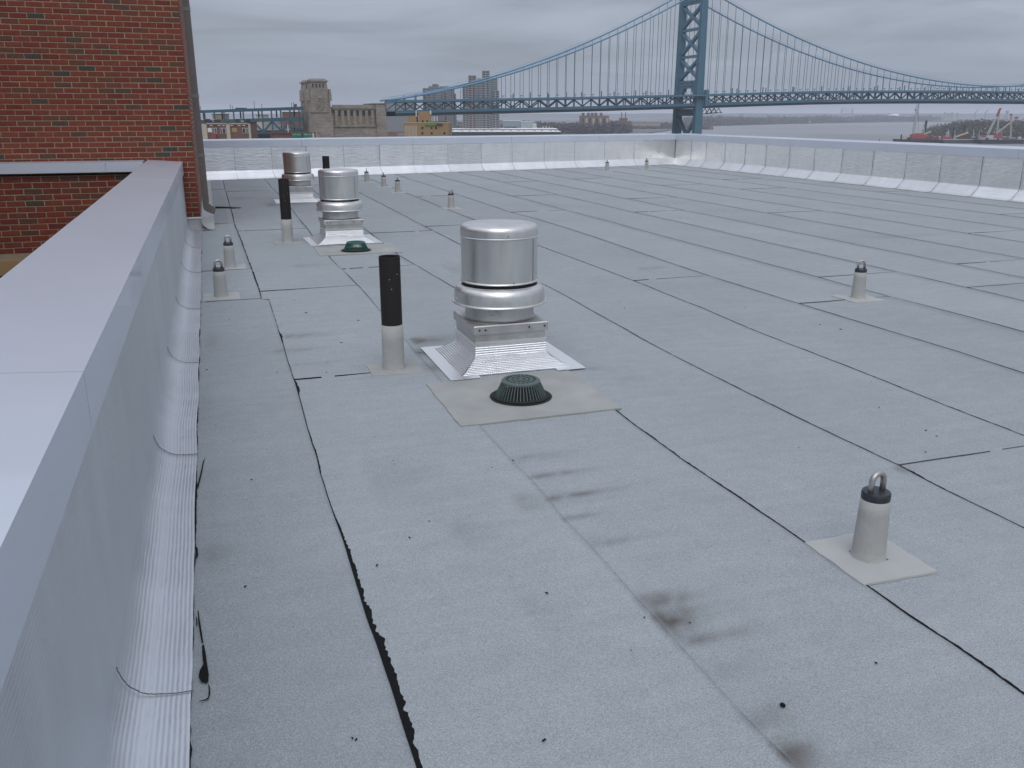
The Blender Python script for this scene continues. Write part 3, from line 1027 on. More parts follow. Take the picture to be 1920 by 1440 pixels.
BMESH = []
for q in range(6):
    for w in (0.193, 0.0915):
        mb = MB(); brick_block(mb, 0, 0, w, 0.0575, 0)
        BMESH.append(mb.mesh('brick', BRICK))
BL, BH = 0.203, 0.0687
cells = []
row = 0
z = 0.178
while z < 5.5:
    x = XC - (BL if row % 2 else BL / 2) + 0.004
    wd = 0.193 if row % 2 else 0.0915
    while x > -6.9:
        cells.append((x, z, wd))
        wd = 0.193
        x -= BL
    z += BH; row += 1


def onscreen(x, y, z):
    u, v = x * cy - y * sy, x * sy + y * cy
    D = v * cp - (z - CAMZ) * sp
    return 960 + F * u / D, 720 - F * (v * sp + (z - CAMZ) * cp) / D


vis = []
rest = []
for c in cells:
    X, Y = onscreen(c[0] + c[2] / 2, YT, c[1] + 0.03)
    right = c[0] + c[2] > -0.36
    if -15 < X < 400 and Y > -8 and (c[1] > 0.95 or right):
        vis.append((c, X, Y))
    else:
        rest.append(c)
# the 300 that show largest: whole bricks first, the lower (nearer) rows first
vis.sort(key=lambda q: (q[0][2] < 0.1, -q[2]))
rest += [q[0] for q in vis[300:]]
for (x, z, wd), X, Y in vis[:300]:
    i = 2 * rnd.randrange(6) + (0 if wd > 0.1 else 1)
    link('brick', BMESH[i], tw, None).location = (x - (-3), YT - (YT + 2) + rnd.uniform(0, 0.002), z)
mb = MB()
for x, z, wd in rest:
    if z < 0.9 and x + wd < -0.40:
        continue
    brick_block(mb, x, z, wd, 0.0575, YT + rnd.uniform(0, 0.002))
tag(mb.build('brick_field', BRICK, tw), kind='stuff')
# foil flashing and metal trim at the foot of the tower corner
P = [(0.0, 0.172), (0.0, 0.10), (0.03, 0.065), (0.09, 0.02), (0.17, 0.0085)]
MB().extrude(P, (XC + 0.165, YT - 0.004), (-0.42, YT - 0.004), 10, lambda u, v: 0.012 * noise.noise(Vector((u * 9, v * 12, 2)))).build('base_flashing', PAD, tw, True)
MB().extrude(P, (XC + 0.004, BKA.y - 0.1), (XC + 0.004, YT - 0.165), 60, lambda u, v: 0.010 * noise.noise(Vector((u * 4, v * 9, 5)))).build('base_flashing', PAD, tw, True)
MB().box(XC - 0.24, XC + 0.012, YT - 0.014, YT - 0.002, 0.155, 0.176).build('drip_trim', WHITE, tw)

# court wall beside the tower: its own coping meets the parapet coping
YC = YT - 0.40
cw = thing('court_wall', 'shaded red brick court wall under a projecting pale coping', 'wall', (-3, YC, 0))
MB().box(-7.0, -0.86, YC + 0.007, YT - 0.01, -4.0, 0.80).build('mortar_backing', MORTAR, cw)
B2L, B2H = 0.2206, 0.0748
B2 = []
for q in range(6):
    mb = MB(); brick_block(mb, 0, 0, B2L - 0.011, B2H - 0.011, 0)
    B2.append(mb.mesh('brick', BRICK))
mb = MB()
row = 0
z = 0.80 - B2H
while z > -3.9:
    x = -0.86 - B2L * (1.0 if row % 2 else 0.5)
    while x > -6.9:
        X, Y = onscreen(x + .1, YC, z + .03)
        lint = -0.50 < z < -0.19 and x < -2.40
        wn = -2.1 < z <= -0.45 and x < -2.40
        if not lint and not wn:
            if X > -30 and Y < 530:
                link('brick', B2[rnd.randrange(6)], cw).location = (x + 3, rnd.uniform(0, 0.002), z)
            else:
                brick_block(mb, x, z, B2L - 0.011, B2H - 0.011, YC + rnd.uniform(0, 0.002))
        x -= B2L
    z -= B2H; row += 1
tag(mb.build('brick_field', BRICK, cw), kind='stuff')
LINT = mat('tan_stone_lintel', (0.36, 0.24, 0.12), 0.85, 0, 0.12, 3)
MB().box(-4.3, -2.40, YC - 0.012, YC + 0.1, -0.455, -0.262).build('lintel', LINT, cw)
MB().box(-4.2, -2.50, YC + 0.002, YC + 0.006, -2.1, -0.46).build('window_pane', GLASS, cw)
C = [(d, z - 0.0) for d, z in coping_profile(0.42, 0.962, 0.965, 0.125)]
for s0, s1 in ((-6.9, -4.6), (-4.597, -1.29), (-1.287, -0.835)):
    MB().extrude(C, (s1, YC - 0.045), (s0, YC - 0.045), 1, closed=True).build('coping', COPING, cw)
struct(MB().box(-7.0, -0.83, -4, YC, -4.1, -4.0).build('lower_roof', ROOFD))
nw = thing('added_shade_block', 'added unseen brick block that shades the sunken court', 'building', (-6, 6, -4))  # out-of-view block, added to cut the sky light on the court wall
MB().box(-9.0, -4.4, -1.0, YC - 0.02, -4.0, 3.2).build('wall', BRICKT, nw)
MB().box(-9.1, -4.3, -1.1, YC - 0.02, 3.2, 3.35).build('coping', COPING, nw)

# downspout
ds = thing('downspout', 'grey-brown rectangular downspout strapped to the tower corner', 'downspout', (XC, YT + 0.3, 0))
DX, DY = XC + 0.085, YT + 0.35
MB().box(DX - 0.045, DX + 0.045, DY - 0.035, DY + 0.035, 0.36, 5.5).build('pipe', SPOUT, ds)
eb = MB()
eb.hexa([(DX - .045, DY - .035, .36), (DX + .045, DY - .035, .36), (DX + .045, DY + .035, .36), (DX - .045, DY + .035, .36),
         (DX - .045, DY - .035, .361), (DX + .045, DY - .035, .361), (DX + .045, DY + .035, .361), (DX - .045, DY + .035, .361)])
eb.hexa([(DX - .040, DY - .036, .25), (DX + .005, DY - .036, .21), (DX + .005, DY + .036, .21), (DX - .040, DY + .036, .25),
         (DX - .046, DY - .036, .365), (DX + .046, DY - .036, .365), (DX + .046, DY + .036, .365), (DX - .046, DY + .036, .365)])
eb.hexa([(DX + .0, DY - .038, .215), (DX + .10, DY - .038, .17), (DX + .10, DY + .038, .17), (DX + .0, DY + .038, .215),
         (DX + .03, DY - .038, .33), (DX + .13, DY - .038, .255), (DX + .13, DY + .038, .255), (DX + .03, DY + .038, .33)])
eb.build('elbow', SPOUT, ds)
for z in (0.98, 1.78, 2.9, 4.0):
    s = MB().box(DX - 0.085, DX + 0.048, DY - 0.041, DY - 0.0355, z, z + 0.045)
    s.box(DX + 0.0455, DX + 0.050, DY - 0.0355, DY + 0.04, z, z + 0.045)
    s.build('strap', STRAP, ds)
hx0, hx1 = ground(392, 391), ground(452, 391)
hs = MB().tube([(hx0[0], hx0[1], .016), (hx0[0] + .12, hx0[1] - .01, .018), (hx0[0] + .35, hx1[1] + .02, .017), (hx1[0], hx1[1], .014)],
               [.007, .017, .017, .006], 8)
tag(hs.build('hose_offcut', STEELD, None, True), 'short grey hose offcut lying on the membrane by the tower foot', 'hose')

# the building under the roof
bb = thing('brick_building', 'brick building body that carries the flat roof', 'building', (7, 10, -36))
MB().box(-0.75, XRF + 0.36, -4.0, 27.0, -36.0, -0.36).build('wall', BRICKT, bb)
MB().box(-7.0, -0.84, YC + 0.3, BKA.y + 0.4, -36.0, -4.12).build('wall', BRICKT, bb)


# ================================================================== ROOF EQUIPMENT
def prism_sq(mb, levels):
    """stack of square rings (half size x, half size y, z)"""
    i0 = len(mb.v)
    for hx, hy, z in levels:
        mb.v += [(-hx, -hy, z), (hx, -hy, z), (hx, hy, z), (-hx, hy, z)]
    for k in range(len(levels) - 1):
        for j in range(4):
            a, b = i0 + 4 * k + j, i0 + 4 * k + (j + 1) % 4
            mb.f.append((a, b, b + 4, a + 4)); mb.uv.append(None)


def make_fan(loc, label):
    r = thing('exhaust_fan', label, 'exhaust fan', loc, 'rooftop exhaust fans', world=False)
    # ribbed foil flashing on four sides
    H = 0.235
    prof = [(0.0, 0.165), (0.0, 0.105), (0.008, 0.085), (0.035, 0.06), (0.085, 0.028), (0.125, 0.008)]
    fl = []
    for k in range(4):
        a = math.pi / 2 * k
        mb = MB()
        ca, sa = math.cos(a), math.sin(a)
        n = 14
        arc = [0]
        for q in range(1, len(prof)):
            arc.append(arc[-1] + math.dist(prof[q], prof[q - 1]))
        sub = []
        for q in range(len(prof) - 1):
            for s in range(3):
                t = s / 3
                sub.append((prof[q][0] + (prof[q + 1][0] - prof[q][0]) * t, prof[q][1] + (prof[q + 1][1] - prof[q][1]) * t, arc[q] + (arc[q + 1] - arc[q]) * t))
        sub.append((*prof[-1], arc[-1]))
        g = []
        for i in range(n + 1):
            for d, z, av in sub:
                s = (i / n * 2 - 1) * (H + d * 0.985 + 0.002)
                w = 0.0035 * noise.noise(Vector((i * 0.6, av * 22, k * 5))) if d > 0.004 else 0
                yv = -(H + d + 0.003 + w)
                g.append((ca * s - sa * yv, sa * s + ca * yv, z + w))
        m_ = len(sub)
        for i in range(n):
            for q in range(m_ - 1):
                A = i * m_ + q
                u0, u1 = i / n * 0.6, (i + 1) / n * 0.6
                mb.quad([g[A], g[A + 1], g[A + m_ + 1], g[A + m_]], [(u0, sub[q][2]), (u0, sub[q + 1][2]), (u1, sub[q + 1][2]), (u1, sub[q][2])])
        bm = mb.build('curb_flashing', FOILR, r, True)
    ap = MB()
    ap.box(-0.445, -H - 0.02, -0.42, 0.42, 0.0075, 0.0105)
    ap.box(H + 0.02, 0.445, -0.42, 0.42, 0.0075, 0.0105)
    ap.box(-H - 0.02, H + 0.02, H + 0.02, 0.42, 0.0075, 0.0105)
    ap.build('foil_apron', FOIL, r)
    c = MB(); prism_sq(c, [(0.233, 0.233, 0.008), (0.233, 0.233, 0.245)]); c.build('curb', ALU2, r)
    b = MB()
    for a in range(4):
        R = Matrix.Rotation(math.pi / 2 * a, 4, 'Z')
        b.box(-0.238, 0.238, -0.2425, -0.2335, 0.166, 0.182, R)
    b.build('termination_bar', FOIL, r)
    cc = MB(); prism_sq(cc, [(0.236, 0.236, 0.238), (0.2475, 0.2475, 0.236), (0.2475, 0.2475, 0.286), (0.243, 0.243, 0.292), (0.215, 0.215, 0.296)])
    cc.quad([(-.215, -.215, .296), (.215, -.215, .296), (.215, .215, .296), (-.215, .215, .296)])
    cap_ = cc.build('curb_cap', ALU2, r)
    sc = MB()
    for x in (-0.21, -0.17, 0.12, 0.225):
        sc.lathe([(0.0, 0), (0.007, 0), (0.006, 0.004), (0.0, 0.005)], 8)
        M = Matrix.Translation((x, -0.2475, 0.264)) @ Matrix.Rotation(math.pi / 2, 4, 'X')
        for i in range(len(sc.v) - 32, len(sc.v)):
            sc.v[i] = tuple(M @ Vector(sc.v[i]))
    sc.build('screw', STEELD, cap_)
    nk = MB().lathe([(0.232, 0.297), (0.236, 0.301), (0.226, 0.306), (0.2245, 0.315), (0.2245, 0.425), (0.20, 0.43)], 64)
    nko = nk.build('fan_neck', ALU2, r, True, 40)
    lb = MB()
    for i in range(5):
        a0, a1 = math.radians(-128 + i * 5), math.radians(-123 + i * 5)
        lb.quad([(0.2254 * math.cos(a0), 0.2254 * math.sin(a0), .325), (0.2254 * math.cos(a1), 0.2254 * math.sin(a1), .325),
                 (0.2254 * math.cos(a1), 0.2254 * math.sin(a1), .388), (0.2254 * math.cos(a0), 0.2254 * math.sin(a0), .388)])
    lb.build('rating_label', LABEL, nko)
    MB().lathe([(0.298, 0.392), (0.3065, 0.395), (0.309, 0.401), (0.3055, 0.407), (0.297, 0.409), (0.2955, 0.43), (0.293, 0.466), (0.286, 0.490), (0.271, 0.505),
                (0.252, 0.5085), (0.249, 0.512), (0.243, 0.508), (0.232, 0.47), (0.23, 0.40), (0.298, 0.392)], 72).build('wind_band', ALU, r, True, 40)
    MB().lathe([(0.238, 0.47), (0.240, 0.545)], 48).build('fan_housing', DRAINK, r, True)
    MB().lathe([(0.240, 0.533), (0.2515, 0.5335), (0.2535, 0.538), (0.2515, 0.543), (0.2465, 0.546), (0.2462, 0.60), (0.2462, 0.80), (0.247, 0.815), (0.2515, 0.817),
                (0.2525, 0.822), (0.248, 0.827)], 72).build('drum', ALU, r, True, 40)
    MB().lathe([(0.2495, 0.826), (0.2495, 0.862), (0.246, 0.880), (0.235, 0.892), (0.215, 0.897), (0.10, 0.904), (0.002, 0.906)], 72).build('drum_cap', ALU, r, True, 50)
    jm = MB()
    a0 = math.radians(-48)
    jm.bar((0.2468 * math.cos(a0), 0.2468 * math.sin(a0), .536), (0.2468 * math.cos(a0), 0.2468 * math.sin(a0), .812), 0.0035, 0.0012)
    jm.build('drum_seam', STEELD, r)
    sc = MB()
    for a, z, rr in ((-95, .842, .2495), (-86, .55, .2462), (-50, .425, .2962), (-160, .56, .2462), (-20, .55, .2462), (-178, .43, .296), (-5, .43, .296)):
        a = math.radians(a)
        p = Vector((rr * math.cos(a), rr * math.sin(a), z))
        n = Vector((math.cos(a), math.sin(a), 0))
        sc.tube([p - n * .002, p + n * .005], .0065, 8)
    sc.build('screw', GALV, r)
    return r


f1 = make_fan((1.715, 5.40, 0), 'aluminium exhaust fan right behind the large drain, black pipe at its side')
f2 = copy_tree(f1); f2.location = (1.525, 11.50, 0); f2.rotation_euler.z = math.radians(1.5)
f2['label'] = 'aluminium exhaust fan with the smaller green drain at its foot'
f3 = copy_tree(f1); f3.location = (1.53, 17.15, 0); f3.rotation_euler.z = math.radians(-1.0)
f3['label'] = 'aluminium exhaust fan standing closest to the anchorage-side parapet'


def rough_pad(hx, hy, j=0.004, z1=0.0085):
    """thin flashing patch with hand-cut wavering edges"""
    c = [(-hx, -hy), (hx, -hy), (hx, hy), (-hx, hy)]
    c = [(x + rnd.uniform(-2 * j, 2 * j), y + rnd.uniform(-2 * j, 2 * j)) for x, y in c]
    ring = []
    for i in range(4):
        (ax, ay), (bx, by) = c[i], c[(i + 1) % 4]
        for q in range(7):
            t = q / 7
            e = j if q else 0
            ring.append((ax + (bx - ax) * t + rnd.uniform(-e, e), ay + (by - ay) * t + rnd.uniform(-e, e)))
    mb = MB()
    n = len(ring)
    for i in range(n):
        a, b = ring[i], ring[(i + 1) % n]
        mb.quad([(a[0], a[1], .001), (b[0], b[1], .001), (b[0] * .99, b[1] * .99, z1), (a[0] * .99, a[1] * .99, z1)])
        mb.quad([(a[0] * .99, a[1] * .99, z1), (b[0] * .99, b[1] * .99, z1), (b[0] * .3, b[1] * .3, z1 + .002), (a[0] * .3, a[1] * .3, z1 + .002)])
    return mb


def make_pipe(loc, label, top=0.725, boot=0.295, pad=0.16, rr=0.0655):
    r = thing('vent_pipe', label, 'vent pipe', loc, 'black vent pipes with wrapped boots', world=False)
    MB().lathe([(rr - 0.008, 0.2), (rr - 0.008, top - .001), (rr, top), (rr, boot - 0.02), (rr - 0.002, boot - 0.03)], 40).build('pipe', SLEEVER, r, True, 40)
    prof = [(rr + 0.010, 0.008), (rr + 0.007, 0.02), (rr + 0.0045, 0.05), (rr + 0.0035, 0.10), (rr + 0.003, 0.2), (rr + 0.003, boot), (rr - 0.001, boot + 0.002)]
    b = MB().lathe(prof, 40)
    b.v = [(x * (1 + 0.02 * noise.noise(Vector((x * 20, y * 20, z * 14)))), y * (1 + 0.02 * noise.noise(Vector((x * 20, y * 20, z * 14)))), z) for x, y, z in b.v]
    b.build('boot', SLEEVE, r, True)
    p = rough_pad(pad, pad * .9, 0.005)
    p.build('base_pad', PADW, r)
    fk = MB()
    for a, z in ((-60, .62), (-105, .59), (-95, .53)):
        a = math.radians(a)
        q = Vector(((rr + .0005) * math.cos(a), (rr + .0005) * math.sin(a), z))
        fk.tube([q, q + Vector((math.cos(a), math.sin(a), 0)) * .001], .0022, 6)
    fk.build('paint_fleck', WHITE, r)
    return r


make_pipe((0.995, 5.37, 0), 'black vent pipe right beside the exhaust fan behind the large drain')
make_pipe((0.85, 11.53, 0), 'black vent pipe beside the fan with the smaller green drain', 0.79, 0.295, 0.17)
make_pipe((2.09, 17.4, 0), 'black vent pipe beside the fan closest to the anchorage-side parapet', 0.80, 0.295, 0.16)


def make_anchor():
    r = thing('roof_anchor', 'x', 'roof anchor', (0, 0, 0), 'wrapped tie-back anchors with steel eyes', world=False)
    b = MB().lathe([(0.0635, 0.009), (0.0605, 0.016), (0.058, 0.05), (0.0555, 0.12), (0.0525, 0.19), (0.0505, 0.238), (0.046, 0.240)], 32)
    b.v = [(x * (1 + 0.03 * noise.noise(Vector((x * 30, y * 30, z * 22)))), y * (1 + 0.03 * noise.noise(Vector((x * 30, y * 30, z * 22)))), z) for x, y, z in b.v]
    b.build('sleeve', SLEEVE, r, True)
    MB().lathe([(0.046, 0.236), (0.0495, 0.237), (0.0505, 0.241), (0.0505, 0.262), (0.048, 0.267), (0.03, 0.269), (0.001, 0.270)], 32).build('collar', STEELD, r, True, 40)
    pts = [(-0.029, 0, 0.262), (-0.029, 0, 0.30)]
    for i in range(1, 10):
        a = math.pi - math.pi * i / 10
        pts.append((0.029 * math.cos(a), 0, 0.305 + 0.030 * math.sin(a)))
    pts += [(0.029, 0, 0.30), (0.029, 0, 0.262)]
    MB().tube(pts, 0.0108, 12).build('eye', GALV, r, True)
    p = rough_pad(0.158, 0.169, 0.003)
    p.build('base_pad', PAD, r)
    return r


AN = [((1627, 1046), 8, 'eyed roof anchor on a clean square pad with a split lap running from it', 1.0),
      ((1608, 560), -20, 'eyed roof anchor alone in the open middle of the membrane', 1.0),
      ((846, 391), 15, 'eyed roof anchor alone between the fans and the open membrane', 0.95),
      ((746, 361), 70, 'eyed roof anchor of the row of three that is farthest from the parapet', 0.95),
      ((720, 351), 85, 'eyed roof anchor in the middle of the row of three by the parapet', 0.95),
      ((688, 342), 80, 'eyed roof anchor of the row of three that is closest to the parapet', 0.95),
      ((1138, 321), 75, 'eyed roof anchor by the foil wall, of its pair nearer the fans', 0.95),
      ((1212, 318), 85, 'eyed roof anchor by the foil wall, of its pair nearer the roof corner', 0.95),
      ((415, 557), 5, 'eyed roof anchor by the wide coping, of its pair away from the tower', 0.98),
      ((432, 502), 0, 'eyed roof anchor by the wide coping, of its pair nearer the tower', 1.0)]
a0 = make_anchor()
for i, ((x, y), rz, lab, s) in enumerate(AN):
    o = a0 if i == 0 else copy_tree(a0)
    g = ground(x, y)
    o.location = (g[0], g[1], 0)
    for ch in o.children:
        if ch.name.startswith(('eye', 'collar')):
            ch.rotation_euler.z = math.radians(rz)
    o.scale = (1, 1, s)
    o['label'] = lab


def make_drain(loc, label, pad, green, rs=1.0):
    r = thing('roof_drain', label, 'roof drain', loc, 'domed roof drains', world=False)
    p = MB()
    # pad with a round opening: ring of quads between circle and rectangle outline
    x0, x1, y0, y1 = pad
    ANG = sorted([2 * math.pi * i / 48 for i in range(48)] + [math.atan2(q[1], q[0]) % (2 * math.pi) for q in ((x0, y0), (x1, y0), (x1, y1), (x0, y1))])
    n = len(ANG)
    inner, outer = [], []
    for i in range(n):
        a = ANG[i]
        ca, sa = math.cos(a), math.sin(a)
        inner.append((0.172 * ca, 0.172 * sa))
        tx = (x1 if ca > 0 else x0) / ca if abs(ca) > 1e-6 else 1e9
        ty = (y1 if sa > 0 else y0) / sa if abs(sa) > 1e-6 else 1e9
        t = min(tx, ty)
        outer.append((ca * t + rnd.uniform(-.004, .004), sa * t + rnd.uniform(-.004, .004)))
    for i in range(n):
        j = (i + 1) % n
        mid = lambda q: ((inner[q][0] * .8 + outer[q][0] * .2), (inner[q][1] * .8 + outer[q][1] * .2))
        A, B = mid(i), mid(j)
        p.quad([(*inner[i], .004), (*A, .011), (*B, .011), (*inner[j], .004)])
        p.quad([(*A, .011), (*outer[i], .012), (*outer[j], .012), (*B, .011)])
        p.quad([(*outer[i], .012), (*outer[i], .003), (*outer[j], .003), (*outer[j], .012)])
    p.build('flashing_pad', PADW, r)
    MB().lathe([(0.180, .0085), (0.172, .010), (0.15, 0.0092), (0.10, 0.0088), (0.001, 0.0086)], 48).build('sump', DRAINK, r, True)
    MB().lathe([(0.165, .010), (0.166, .018), (0.150, .022), (0.147, .012)], 48).build('clamp_ring', DRAINK, r, True, 40)
    bars = MB()
    N = 46
    for i in range(N):
        a = 2 * math.pi * i / N
        c, s = math.cos(a), math.sin(a)
        M = Matrix.Rotation(a, 4, 'Z')
        bars.hexa([tuple(M @ Vector(q)) for q in ((0.143, -.0021, .014), (0.150, -.0021, .014), (0.150, .0021, .014), (0.143, .0021, .014),
                                                  (0.101, -.0021, .098), (0.110, -.0021, .098), (0.110, .0021, .098), (0.101, .0021, .098))])
    d = MB().lathe([(0.112, 0.094), (0.1115, 0.104), (0.103, 0.110), (0.088, 0.1105), (0.087, 0.104), (0.098, 0.094)], 48)
    dome = d.build('strainer_dome', green, r, True, 50)
    tag(bars.build('dome_ribs', green, dome), kind='stuff')
    g = MB()
    for rr in (0.064, 0.036):
        g.lathe([(rr - .006, .103), (rr - .006, .110), (rr + .006, .110), (rr + .006, .103)], 40)
    for i in range(20):
        M = Matrix.Rotation(2 * math.pi * i / 20, 4, 'Z')
        g.box(0.03 if i % 2 == 0 else .064, 0.09, -.0035, .0035, .103, .109, M)
    g.lathe([(0.016, .103), (0.016, .111), (0.0, .111)], 16)
    for i in range(6):
        M = Matrix.Rotation(2 * math.pi * i / 6, 4, 'Z')
        g.box(0.012, 0.04, -.0035, .0035, .103, .109, M)
    tag(g.build('dome_grille', green, dome), kind='stuff')
    return r


make_drain((1.575, 4.56, 0), 'large domed drain strainer on a broad dirty pad before the fan', (-0.465, 0.455, -0.39, 0.395), DRAIN)
DRAIN2 = mat('drain_bright_green', (0.022, 0.105, 0.088), 0.5, 0.1, 0.2, 20)
make_drain((1.56, 10.55, 0), 'smaller-looking bright green domed drain at the foot of a fan', (-0.46, 0.50, -0.32, 0.42), DRAIN2)

# ================================================================== RIVER, LAND
WZ = -37.0
wat = MB()
wat.quad([(-30000, -12000, WZ), (30000, -12000, WZ), (30000, 40000, WZ), (-30000, 40000, WZ)])
struct(wat.build('river', WATER))


def slab(name, pts, z0, z1, m):
    """land slab from plan points given ahead of the camera as (u, v)"""
    mb = MB()
    P = [rot2(u, v) for u, v in pts]
    mb.quad([(x, y, z1) for x, y in P])
    n = len(P)
    for i in range(n):
        a, b = P[i], P[(i + 1) % n]
        mb.quad([(*a, z0), (*b, z0), (*b, z1), (*a, z1)])
    bm = bmesh.new()
    o = mb.build(name, m)
    return struct(o)


def pxu(x, v):
    return (x - 960) * v * cp / F


slab('ground', [(-9000, -3000), (500, -3000), (260, 300), (90, 600), (60, 760), (pxu(1050, 1150), 1150), (pxu(1130, 1450), 1450), (pxu(1190, 1700), 1700),
                (pxu(1300, 2500), 2600), (pxu(1330, 3030), 3030), (pxu(1200, 9000), 9000), (-9000, 9000)], WZ - 2, -35.0, GROUND)
slab('far_shore', [(pxu(1290, 3000), 3000), (pxu(1340, 3100), 3080), (pxu(1450, 3600), 3600), (pxu(1550, 4174), 4174), (pxu(1735, 4750), 4750),
                   (pxu(2200, 4700), 4700), (pxu(2600, 9000), 12000), (pxu(1200, 12000), 12000)], WZ - 2, -35.5, GRASSL)
slab('island', [(pxu(1738, 2250), 2250), (pxu(1752, 1420), 1420), (pxu(1765, 1296), 1296), (pxu(1850, 1286), 1286), (pxu(2050, 1150), 1150), (pxu(2300, 1500), 1500), (pxu(2300, 2600), 2600)], WZ - 2, -35.8, GRASSL)


# woods that read as one mass: many small crown tufts over a rough surface
def wood(name, label, poly_fn, count, hmin, hmax, m, zb, sz):
    mb = MB()
    for i in range(count):
        u, v = poly_fn()
        x, y = rot2(u, v)
        h = (1.0 if name != 'island_wood' else min(1.0, 0.4 + 0.6 * (960 + u * F / (v * cp) - 1740) / 60)) * rnd.uniform(hmin, hmax) * (0.72 + 0.5 * noise.noise(Vector((u * 0.006, v * 0.006, 4))))
        s = sz * rnd.uniform(0.6, 1.35)
        # trunk
        mb.bar((x, y, zb), (x, y, zb + h * .7), 0.5)
        # crown: a handful of tilted leaf-spray faces
        for q in range(18):
            a = rnd.uniform(0, 6.28)
            rr = s * rnd.random() ** .5
            zz = zb + h * (0.35 + 0.65 * rnd.random()) - rr * .3
            c = Vector((x + math.cos(a) * rr, y + math.sin(a) * rr, zz))
            e1 = Vector((rnd.uniform(-1, 1), rnd.uniform(-1, 1), rnd.uniform(-.5, 1))).normalized() * s * .24
            e2 = Vector((rnd.uniform(-1, 1), rnd.uniform(-1, 1), rnd.uniform(-.8, .8))).normalized() * s * .2
            mb.quad([c - e1, c + e2, c + e1, c - e2])
    return tag(mb.build(name, m), label, 'woodland', kind='stuff')


def island_pt():
    while True:
        v = rnd.uniform(1420, 2300)
        px_ = rnd.uniform(1742, 2080)
        if v < 1480 and px_ < 1790:
            continue
        if rnd.random() > (px_ - 1735) / 45:
            continue
        return pxu(px_, v), v


wood('island_wood', 'olive brown wood covering the island behind the crane barges', island_pt, 2600, 20, 33, WOODG, -36, 8.5)


def far_pt():
    t = rnd.random()
    px_ = 1290 + 460 * t + rnd.uniform(-20, 20)
    v = (3080 if px_ < 1340 else 3080 + (px_ - 1340) * 4.4) + rnd.random() ** 2 * 900 + 30
    return pxu(px_, v), v


wood('far_shore_wood', 'hazy grey-brown wood along the far river bank', far_pt, 3000, 24, 40, WOOD, -36, 13)


def mid_pt():
    px_ = rnd.uniform(985, 1180)
    v = rnd.uniform(1720, 2300)
    return pxu(px_, v), v


wood('river_bend_wood', 'bare brown trees between the sheds and the brick power house', mid_pt, 1500, 17, 27, WOOD, -36, 9)


def left_pt():
    px_ = rnd.uniform(1130, 1330)
    v = rnd.uniform(2350, 3000)
    return pxu(px_, v), v


wood('bank_scrub', 'low dark scrub along the bank behind the bridge tower', left_pt, 900, 10, 20, WOOD, -36, 11)


def behind_pt():
    px_ = rnd.uniform(330, 1010)
    v = rnd.uniform(1500, 3000)
    return pxu(px_, v), v


wood('city_trees', 'grey-brown tree cover among the far city roofs', behind_pt, 1800, 12, 24, WOOD, -36, 13)

# distant rise beyond everything
mb = MB()
N = 160
for ring, (v0, hh) in enumerate(((9500, 20.0), (12500, 38.0))):
    pts = []
    for i in range(N + 1):
        u = -9000 + 20000 * i / N
        x, y = rot2(u, v0)
        h = hh * (0.75 + 0.5 * noise.noise(Vector((i * 0.21, ring * 3, 1)))) + 3 * noise.noise(Vector((i * 1.9, ring, 2)))
        pts.append((x, y, -36 + 34 + h * 0.45))
    for i in range(N):
        a, b = pts[i], pts[i + 1]
        bx, by = rot2(0, 1200)
        mb.quad([(a[0], a[1], -37.5), (b[0], b[1], -37.5), b, a])
        mb.quad([a, b, (b[0] + bx, b[1] + by, -37.5), (a[0] + bx, a[1] + by, -37.5)])
struct(mb.build('hills', WOOD))


# ================================================================== SUSPENSION BRIDGE
BT = (122.0, 640.0)                         # tower foot, ahead of the camera
BD = (math.sin(math.radians(70)), math.cos(math.radians(70)))
BNV = (-BD[1], BD[0])                       # to the far side


def bp(s, n, h):
    """station along the bridge, offset to the far side, height over the camera"""
    u, v = BT[0] + BD[0] * s + BNV[0] * n, BT[1] + BD[1] * s + BNV[1] * n
    x, y = rot2(u, v)
    return (x, y, h + CAMZ)


def lerp_tab(tab, s):
    if s <= tab[0][0]:
        (a, ya), (b, yb) = tab[0], tab[1]
        return ya + (yb - ya) * (s - a) / (b - a)
    for (a, ya), (b, yb) in zip(tab, tab[1:]):
        if a <= s <= b:
            return ya + (yb - ya) * (s - a) / (b - a)
    return tab[-1][1]


DECK = [(-218, -1.4), (-150, 0.1), (-85, 1.5), (0, 3.7), (50, 5.3), (94, 6.5), (150, 7.4), (210, 7.9), (266, 8.0), (322, 7.9), (382, 7.4), (438, 6.5), (533, 3.7)]


def deck_z(s):
    return lerp_tab(DECK, s)


def cable_h(s):
    if s >= 0:
        t = (s - 266.5) / 266.5
        return 20.6 + 58.6 * t * t
    t = -s / 213.0
    return 79.2 + (8.0 - 79.2) * t - 4 * 11.5 * t * (1 - t) * 0.92


br = thing('suspension_bridge', 'blue steel suspension bridge crossing the river behind the roof', 'bridge', bp(0, 0, WZ))
PAN = 6.16
S0, S1 = -34 * PAN, 86 * PAN
NT = 13.5


def girder(name, n0, n1, z0, z1, s_a, s_b, m, step=PAN):
    mb = MB()
    k = int(round((s_b - s_a) / step))
    i0 = len(mb.v)
    for i in range(k + 1):
        s = s_a + (s_b - s_a) * i / k
        d = deck_z(s)
        mb.v += [bp(s, n0, d + z0), bp(s, n1, d + z0), bp(s, n1, d + z1), bp(s, n0, d + z1)]
        if i:
            a = i0 + 4 * (i - 1)
            for j in range(4):
                b_ = (j + 1) % 4
                mb.f.append((a + j, a + 4 + j, a + 4 + b_, a + b_)); mb.uv.append(None)
    return mb.build(name, m, br)


